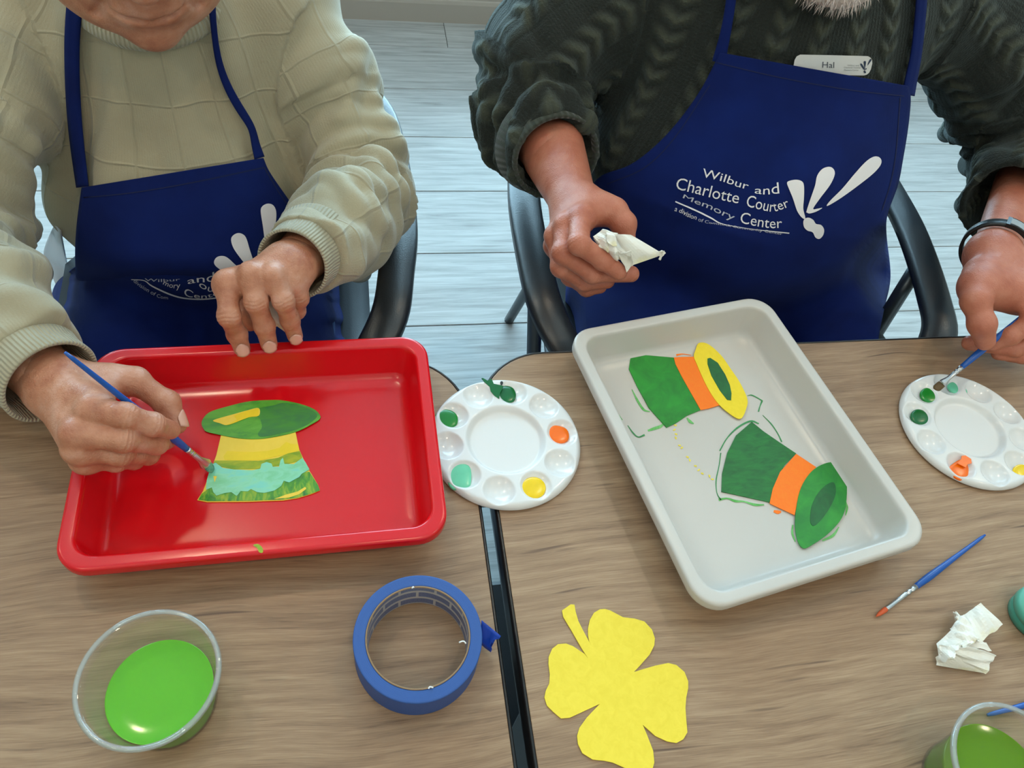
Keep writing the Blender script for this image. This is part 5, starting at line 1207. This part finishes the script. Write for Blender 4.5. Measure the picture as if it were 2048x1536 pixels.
# --- apron
rowsR = [((1440, 105), (1818, 172)), ((1425, 135), (1822, 200)), ((1395, 190), (1816, 260)), ((1335, 268), (1806, 320)), ((1262, 330), (1796, 372)), ((1196, 354), (1774, 432)), ((1162, 420), (1774, 480)), ((1140, 520), (1782, 555)), ((1130, 600), (1768, 620)), ((1140, 690), (1755, 690)), ((1150, 770), (1750, 760))]
def wrR(px):
    x, y = px[:, 0], px[:, 1]
    d = .006*gauss(y-.38*(x-1400), 440, 16)*gauss(x, 1400, 130)+.005*gauss(y-.05*x, 395, 16)*gauss(x, 1740, 70)
    d += .008*gauss(y+.62*(x-1700), 640, 20)*(x > 1500)*np.clip((x-1500)/150, 0, 1)+.006*gauss(y-.7*(x-1150), 560, 26)*(x < 1420)+.003*np.sin(x/80+y/60)
    d += .004*gauss(y+.35*(x-1500), 600, 30)
    return d
apR, PA, FA = apron_cloth('apron', R_lap, rowsR, .018, M_NAVY, PR_, nr=80, nc=64, wrinkle=wrR)
sfR = Surf(PA, FA)
neckF = U(.02, R_torso, cap((.615, 1.02, 1.0), hcR+ru*-.05-rf*.03, .074))
strap('neck_strap', [(1466, -50, 20), (1462, 0, 20), (1456, 40, 20), (1448, 80, 22), (1437, 125, 26)], neckF, .013, M_NAVY, apR)
strap('neck_strap', [(1846, -50, 20), (1843, 0, 20), (1838, 60, 20), (1832, 110, 20), (1824, 150, 22), (1816, 190, 24)], neckF, .013, M_NAVY, apR)
hem('hem_stitch', [(1432, 125), (1560, 155), (1700, 180), (1808, 192)], 2.0, sfR, apR); hem('hem_stitch', [(1800, 195), (1792, 300), (1782, 360), (1764, 420)], 2.0, sfR, apR); hem('hem_stitch', [(1420, 170), (1350, 275), (1290, 335), (1215, 368)], 1.8, sfR, apR)
o, s = (1320, 300), 4.452
print_text('lettering', 'Wilbur', Z([(372, 240), (460, 258), (560, 282), (680, 325), (780, 352)]), [18, 16, 14], sfR, M_PRINT, apR)
print_text('lettering', 'and', Z([(840, 385), (940, 396), (1060, 386)]), [14, 18, 23], sfR, M_PRINT, apR)
print_text('lettering', 'Charlotte', Z([(138, 345), (300, 383), (480, 430), (695, 476)]), [24, 24, 23], sfR, M_PRINT, apR)
print_text('lettering', 'Courter', Z([(762, 498), (870, 525), (990, 548), (1060, 535), (1150, 500)]), [24, 22, 18], sfR, M_PRINT, apR)
print_text('lettering', 'Memory', Z([(203, 425), (320, 478), (430, 520), (540, 575), (650, 628)]), [8, 12, 14], sfR, M_PRINTG, apR)
print_text('lettering', 'Center', Z([(708, 645), (850, 675), (980, 692), (1085, 690)]), [23, 21, 20], sfR, M_PRINT, apR)
print_poly('logo_line', ribbon(Z([(138, 460), (330, 545), (450, 605), (560, 660), (800, 700), (1148, 738)]), [2.6, 3.2, 3.0, 1.4, 1.0, 2.2]).tolist(), sfR, M_PRINT, apR)
print_text('lettering', 'a division', Z([(130, 540), (190, 562), (260, 598), (322, 620)]), [9, 9, 9], sfR, M_PRINT, apR)
print_text('lettering', 'of Comstock Community Center', Z([(340, 628), (420, 650), (560, 672), (700, 698), (900, 725), (1085, 752)]), [6, 4, 4, 5.5, 4], sfR, M_PRINTG, apR)
print_poly('logo_wing', smooth_out(Z([(1128, 295), (1150, 275), (1210, 265), (1260, 280), (1278, 320), (1278, 420), (1272, 520), (1290, 600), (1280, 612), (1250, 590), (1215, 535), (1180, 430), (1145, 345)]), 70).tolist(), sfR, M_PRINT, apR)
print_poly('logo_wing', smooth_out(Z([(1300, 545), (1330, 450), (1375, 320), (1395, 230), (1440, 170), (1500, 150), (1540, 170), (1550, 220), (1510, 310), (1420, 430), (1360, 520), (1400, 520), (1440, 514), (1390, 545), (1330, 563), (1305, 555)]), 90).tolist(), sfR, M_PRINT, apR)
print_poly('logo_wing', smooth_out(Z([(1480, 490), (1520, 440), (1620, 340), (1720, 220), (1820, 110), (1890, 62), (1940, 62), (1965, 95), (1950, 145), (1880, 220), (1740, 330), (1600, 430), (1500, 490)]), 70).tolist(), sfR, M_PRINT, apR)
print_poly('logo_body', smooth_out(Z([(1272, 640), (1285, 610), (1320, 600), (1360, 620), (1385, 655), (1430, 665), (1456, 705), (1448, 755), (1415, 788), (1380, 775), (1355, 730), (1310, 715), (1280, 685)])).tolist(), sfR, M_PRINT, apR)
# --- napkin in the hand
o, s = (1060, 380), 6.4
nap3 = thing('paper_napkin', tuple(at(1235, 505, .84)), 'white paper napkin clutched in the hand above the navy apron', 'napkin')
zq = lambda L: [(o[0]+x/s, o[1]+y/s, z_) for x, y, z_ in L]
patches([zq(q) for q in ([(815, 620, .860), (1290, 590, .864), (1400, 930, .846), (1000, 860, .846)], [(1060, 560, .872), (1290, 575, .874), (1712, 822, .858), (1320, 960, .846)], [(805, 600, .870), (930, 505, .876), (1120, 560, .876), (1000, 800, .862)], [(860, 720, .864), (1010, 620, .874), (1150, 800, .868), (1120, 920, .846)], [(1110, 790, .866), (1290, 790, .872), (1330, 955, .850), (1240, 1038, .840)], [(960, 560, .878), (1060, 535, .876), (1130, 700, .876), (1000, 700, .874)], [(1640, 790, .862), (1665, 785, .866), (1715, 825, .862), (1670, 900, .853)])], nap3, 11, .007)
# --- wrist watch
ax = (eL-wL4)/np.linalg.norm(eL-wL4); wc4 = wL4+ax*.026; n1 = np.cross(ax, V3(0, 0, 1)); n1 /= np.linalg.norm(n1); n2 = np.cross(n1, ax); n2 = n2 if n2[2] > 0 else -n2
watch = thing('wristwatch', tuple(wc4), 'black strap wristwatch on the wrist above the round palette', 'watch')
prof = [(-.010, .001), (-.009, .0032), (.009, .0032), (.010, .001), (.009, -.001), (-.009, -.001)]; nn = 64; v = []
for t in np.arange(nn)*2*math.pi/nn:
    for k, dr in prof: v.append(wc4+ax*k+n1*(.0405+dr)*math.cos(t)+n2*(.0385+dr)*math.sin(t))
f = [(i*6+j, i*6+(j+1) % 6, ((i+1) % nn)*6+(j+1) % 6, ((i+1) % nn)*6+j) for i in range(nn) for j in range(6)]
M_STRAP = plain('black_leather_strap', srgb(24, 23, 22), .38, .4, 300); mk('strap', v, f, M_STRAP, watch)
M_CASE = plain('dark_steel_case', srgb(40, 40, 42), .25, Metallic=.6); M_WGLASS = plain('watch_crystal', srgb(170, 176, 180), .06)
def wbox(t0, half, k0, k1, r0, r1):
    v = []; m = 9
    for t in np.linspace(t0-half, t0+half, m):
        for k, r in ((k0, r0), (k1, r0), (k1, r1), (k0, r1)): v.append(wc4+ax*k+n1*(.0405+r)*math.cos(t)+n2*(.0385+r)*math.sin(t))
    f = [(i*4+j, i*4+(j+1) % 4, (i+1)*4+(j+1) % 4, (i+1)*4+j) for i in range(m-1) for j in range(4)]+[(0, 1, 2, 3), tuple(range((m-1)*4, m*4))[::-1]]
    return v, f
cdir = CQ-wc4; t0 = math.atan2(cdir @ n2, cdir @ n1)
sg = 1 if (wc4+n1*math.cos(t0+.45)-wc4)[0] > (wc4+n1*math.cos(t0-.45)-wc4)[0] else -1
v, f = wbox(t0+sg*.42, .40, -.013, .013, .001, .0062); c_o = mk('case', v, f, M_CASE, watch, smooth=False)
v, f = wbox(t0+sg*.36, .24, -.009, .009, .0060, .0068); mk('crystal', v, f, M_WGLASS, watch, smooth=False)
v, f = wbox(t0+sg*.86, .10, -.011, .011, .001, .0055); mk('buckle', v, f, M_FERR, watch, smooth=False)
# --- name badge pinned to the sweater, tucked behind the bib
o, s = (1560, 80), 8.5333
bp, _ = march([(1670, 128), (1640, 128), (1700, 128), (1670, 105), (1670, 150)], R_torso, .006)
bn = np.cross(bp[2]-bp[1], bp[3]-bp[4]); bn /= np.linalg.norm(bn); bn = bn if bn @ (CQ-bp[0]) > 0 else -bn
def on_plane(px, lift=0.0):
    d = rays(px); t = ((bp[0]+bn*lift-CQ) @ bn)/(d @ bn); return CQ+d*t[:, None]
badge = thing('name_badge', tuple(bp[0]), 'white name badge pinned on the dark sweater above the apron bib', 'name badge')
out = np.array(Z([(228, 560), (232, 440), (250, 340), (285, 280), (345, 249), (900, 260), (1500, 275), (1545, 300), (1572, 340), (1576, 400), (1552, 500), (1520, 560), (1480, 592), (1430, 606), (870, 600), (260, 588)]))
a_, b_ = on_plane(out, .0022), on_plane(out, -.0004); n = len(out)
mk('plate', np.vstack([b_, a_]), [list(range(n, 2*n)), list(range(n))[::-1]]+[(i, (i+1) % n, n+(i+1) % n, n+i) for i in range(n)], plain('brushed_white_badge', srgb(206, 202, 198), .35), badge, smooth=False)
M_INK = plain('dark_badge_ink', srgb(70, 74, 84), .5); M_INKB = plain('navy_badge_ink', srgb(20, 38, 66), .5); M_INKG = plain('grey_badge_ink', srgb(120, 120, 118), .5)
plane_s = lambda px, lift=0: on_plane(px, .0022+.0005)
print_text('lettering', 'Hal', Z([(722, 472), (820, 476), (925, 478)]), [12.2], plane_s, M_INK, badge)
for tx, y, x0, x1 in (('Wilbur and', 446, 1150, 1350), ('Charlotte Courter', 482, 1090, 1385), ('Memory Center', 525, 1095, 1345)): print_text('lettering', tx, Z([(x0, y), ((x0+x1)/2, y+1), (x1, y+2)]), [3.0], plane_s, M_INKG, badge)
for w in ([(1368, 410), (1395, 405), (1430, 460), (1452, 510), (1440, 515), (1400, 470)], [(1428, 370), (1450, 360), (1468, 372), (1460, 440), (1445, 490), (1436, 430)], [(1540, 325), (1562, 330), (1560, 350), (1520, 405), (1493, 438), (1510, 375)], [(1455, 490), (1478, 480), (1475, 500), (1458, 508)], [(1428, 530), (1445, 522), (1465, 540), (1468, 560), (1450, 568), (1430, 552)]):
    print_poly('logo', smooth_out(Z(w), 30).tolist(), plane_s, M_INKB, badge)
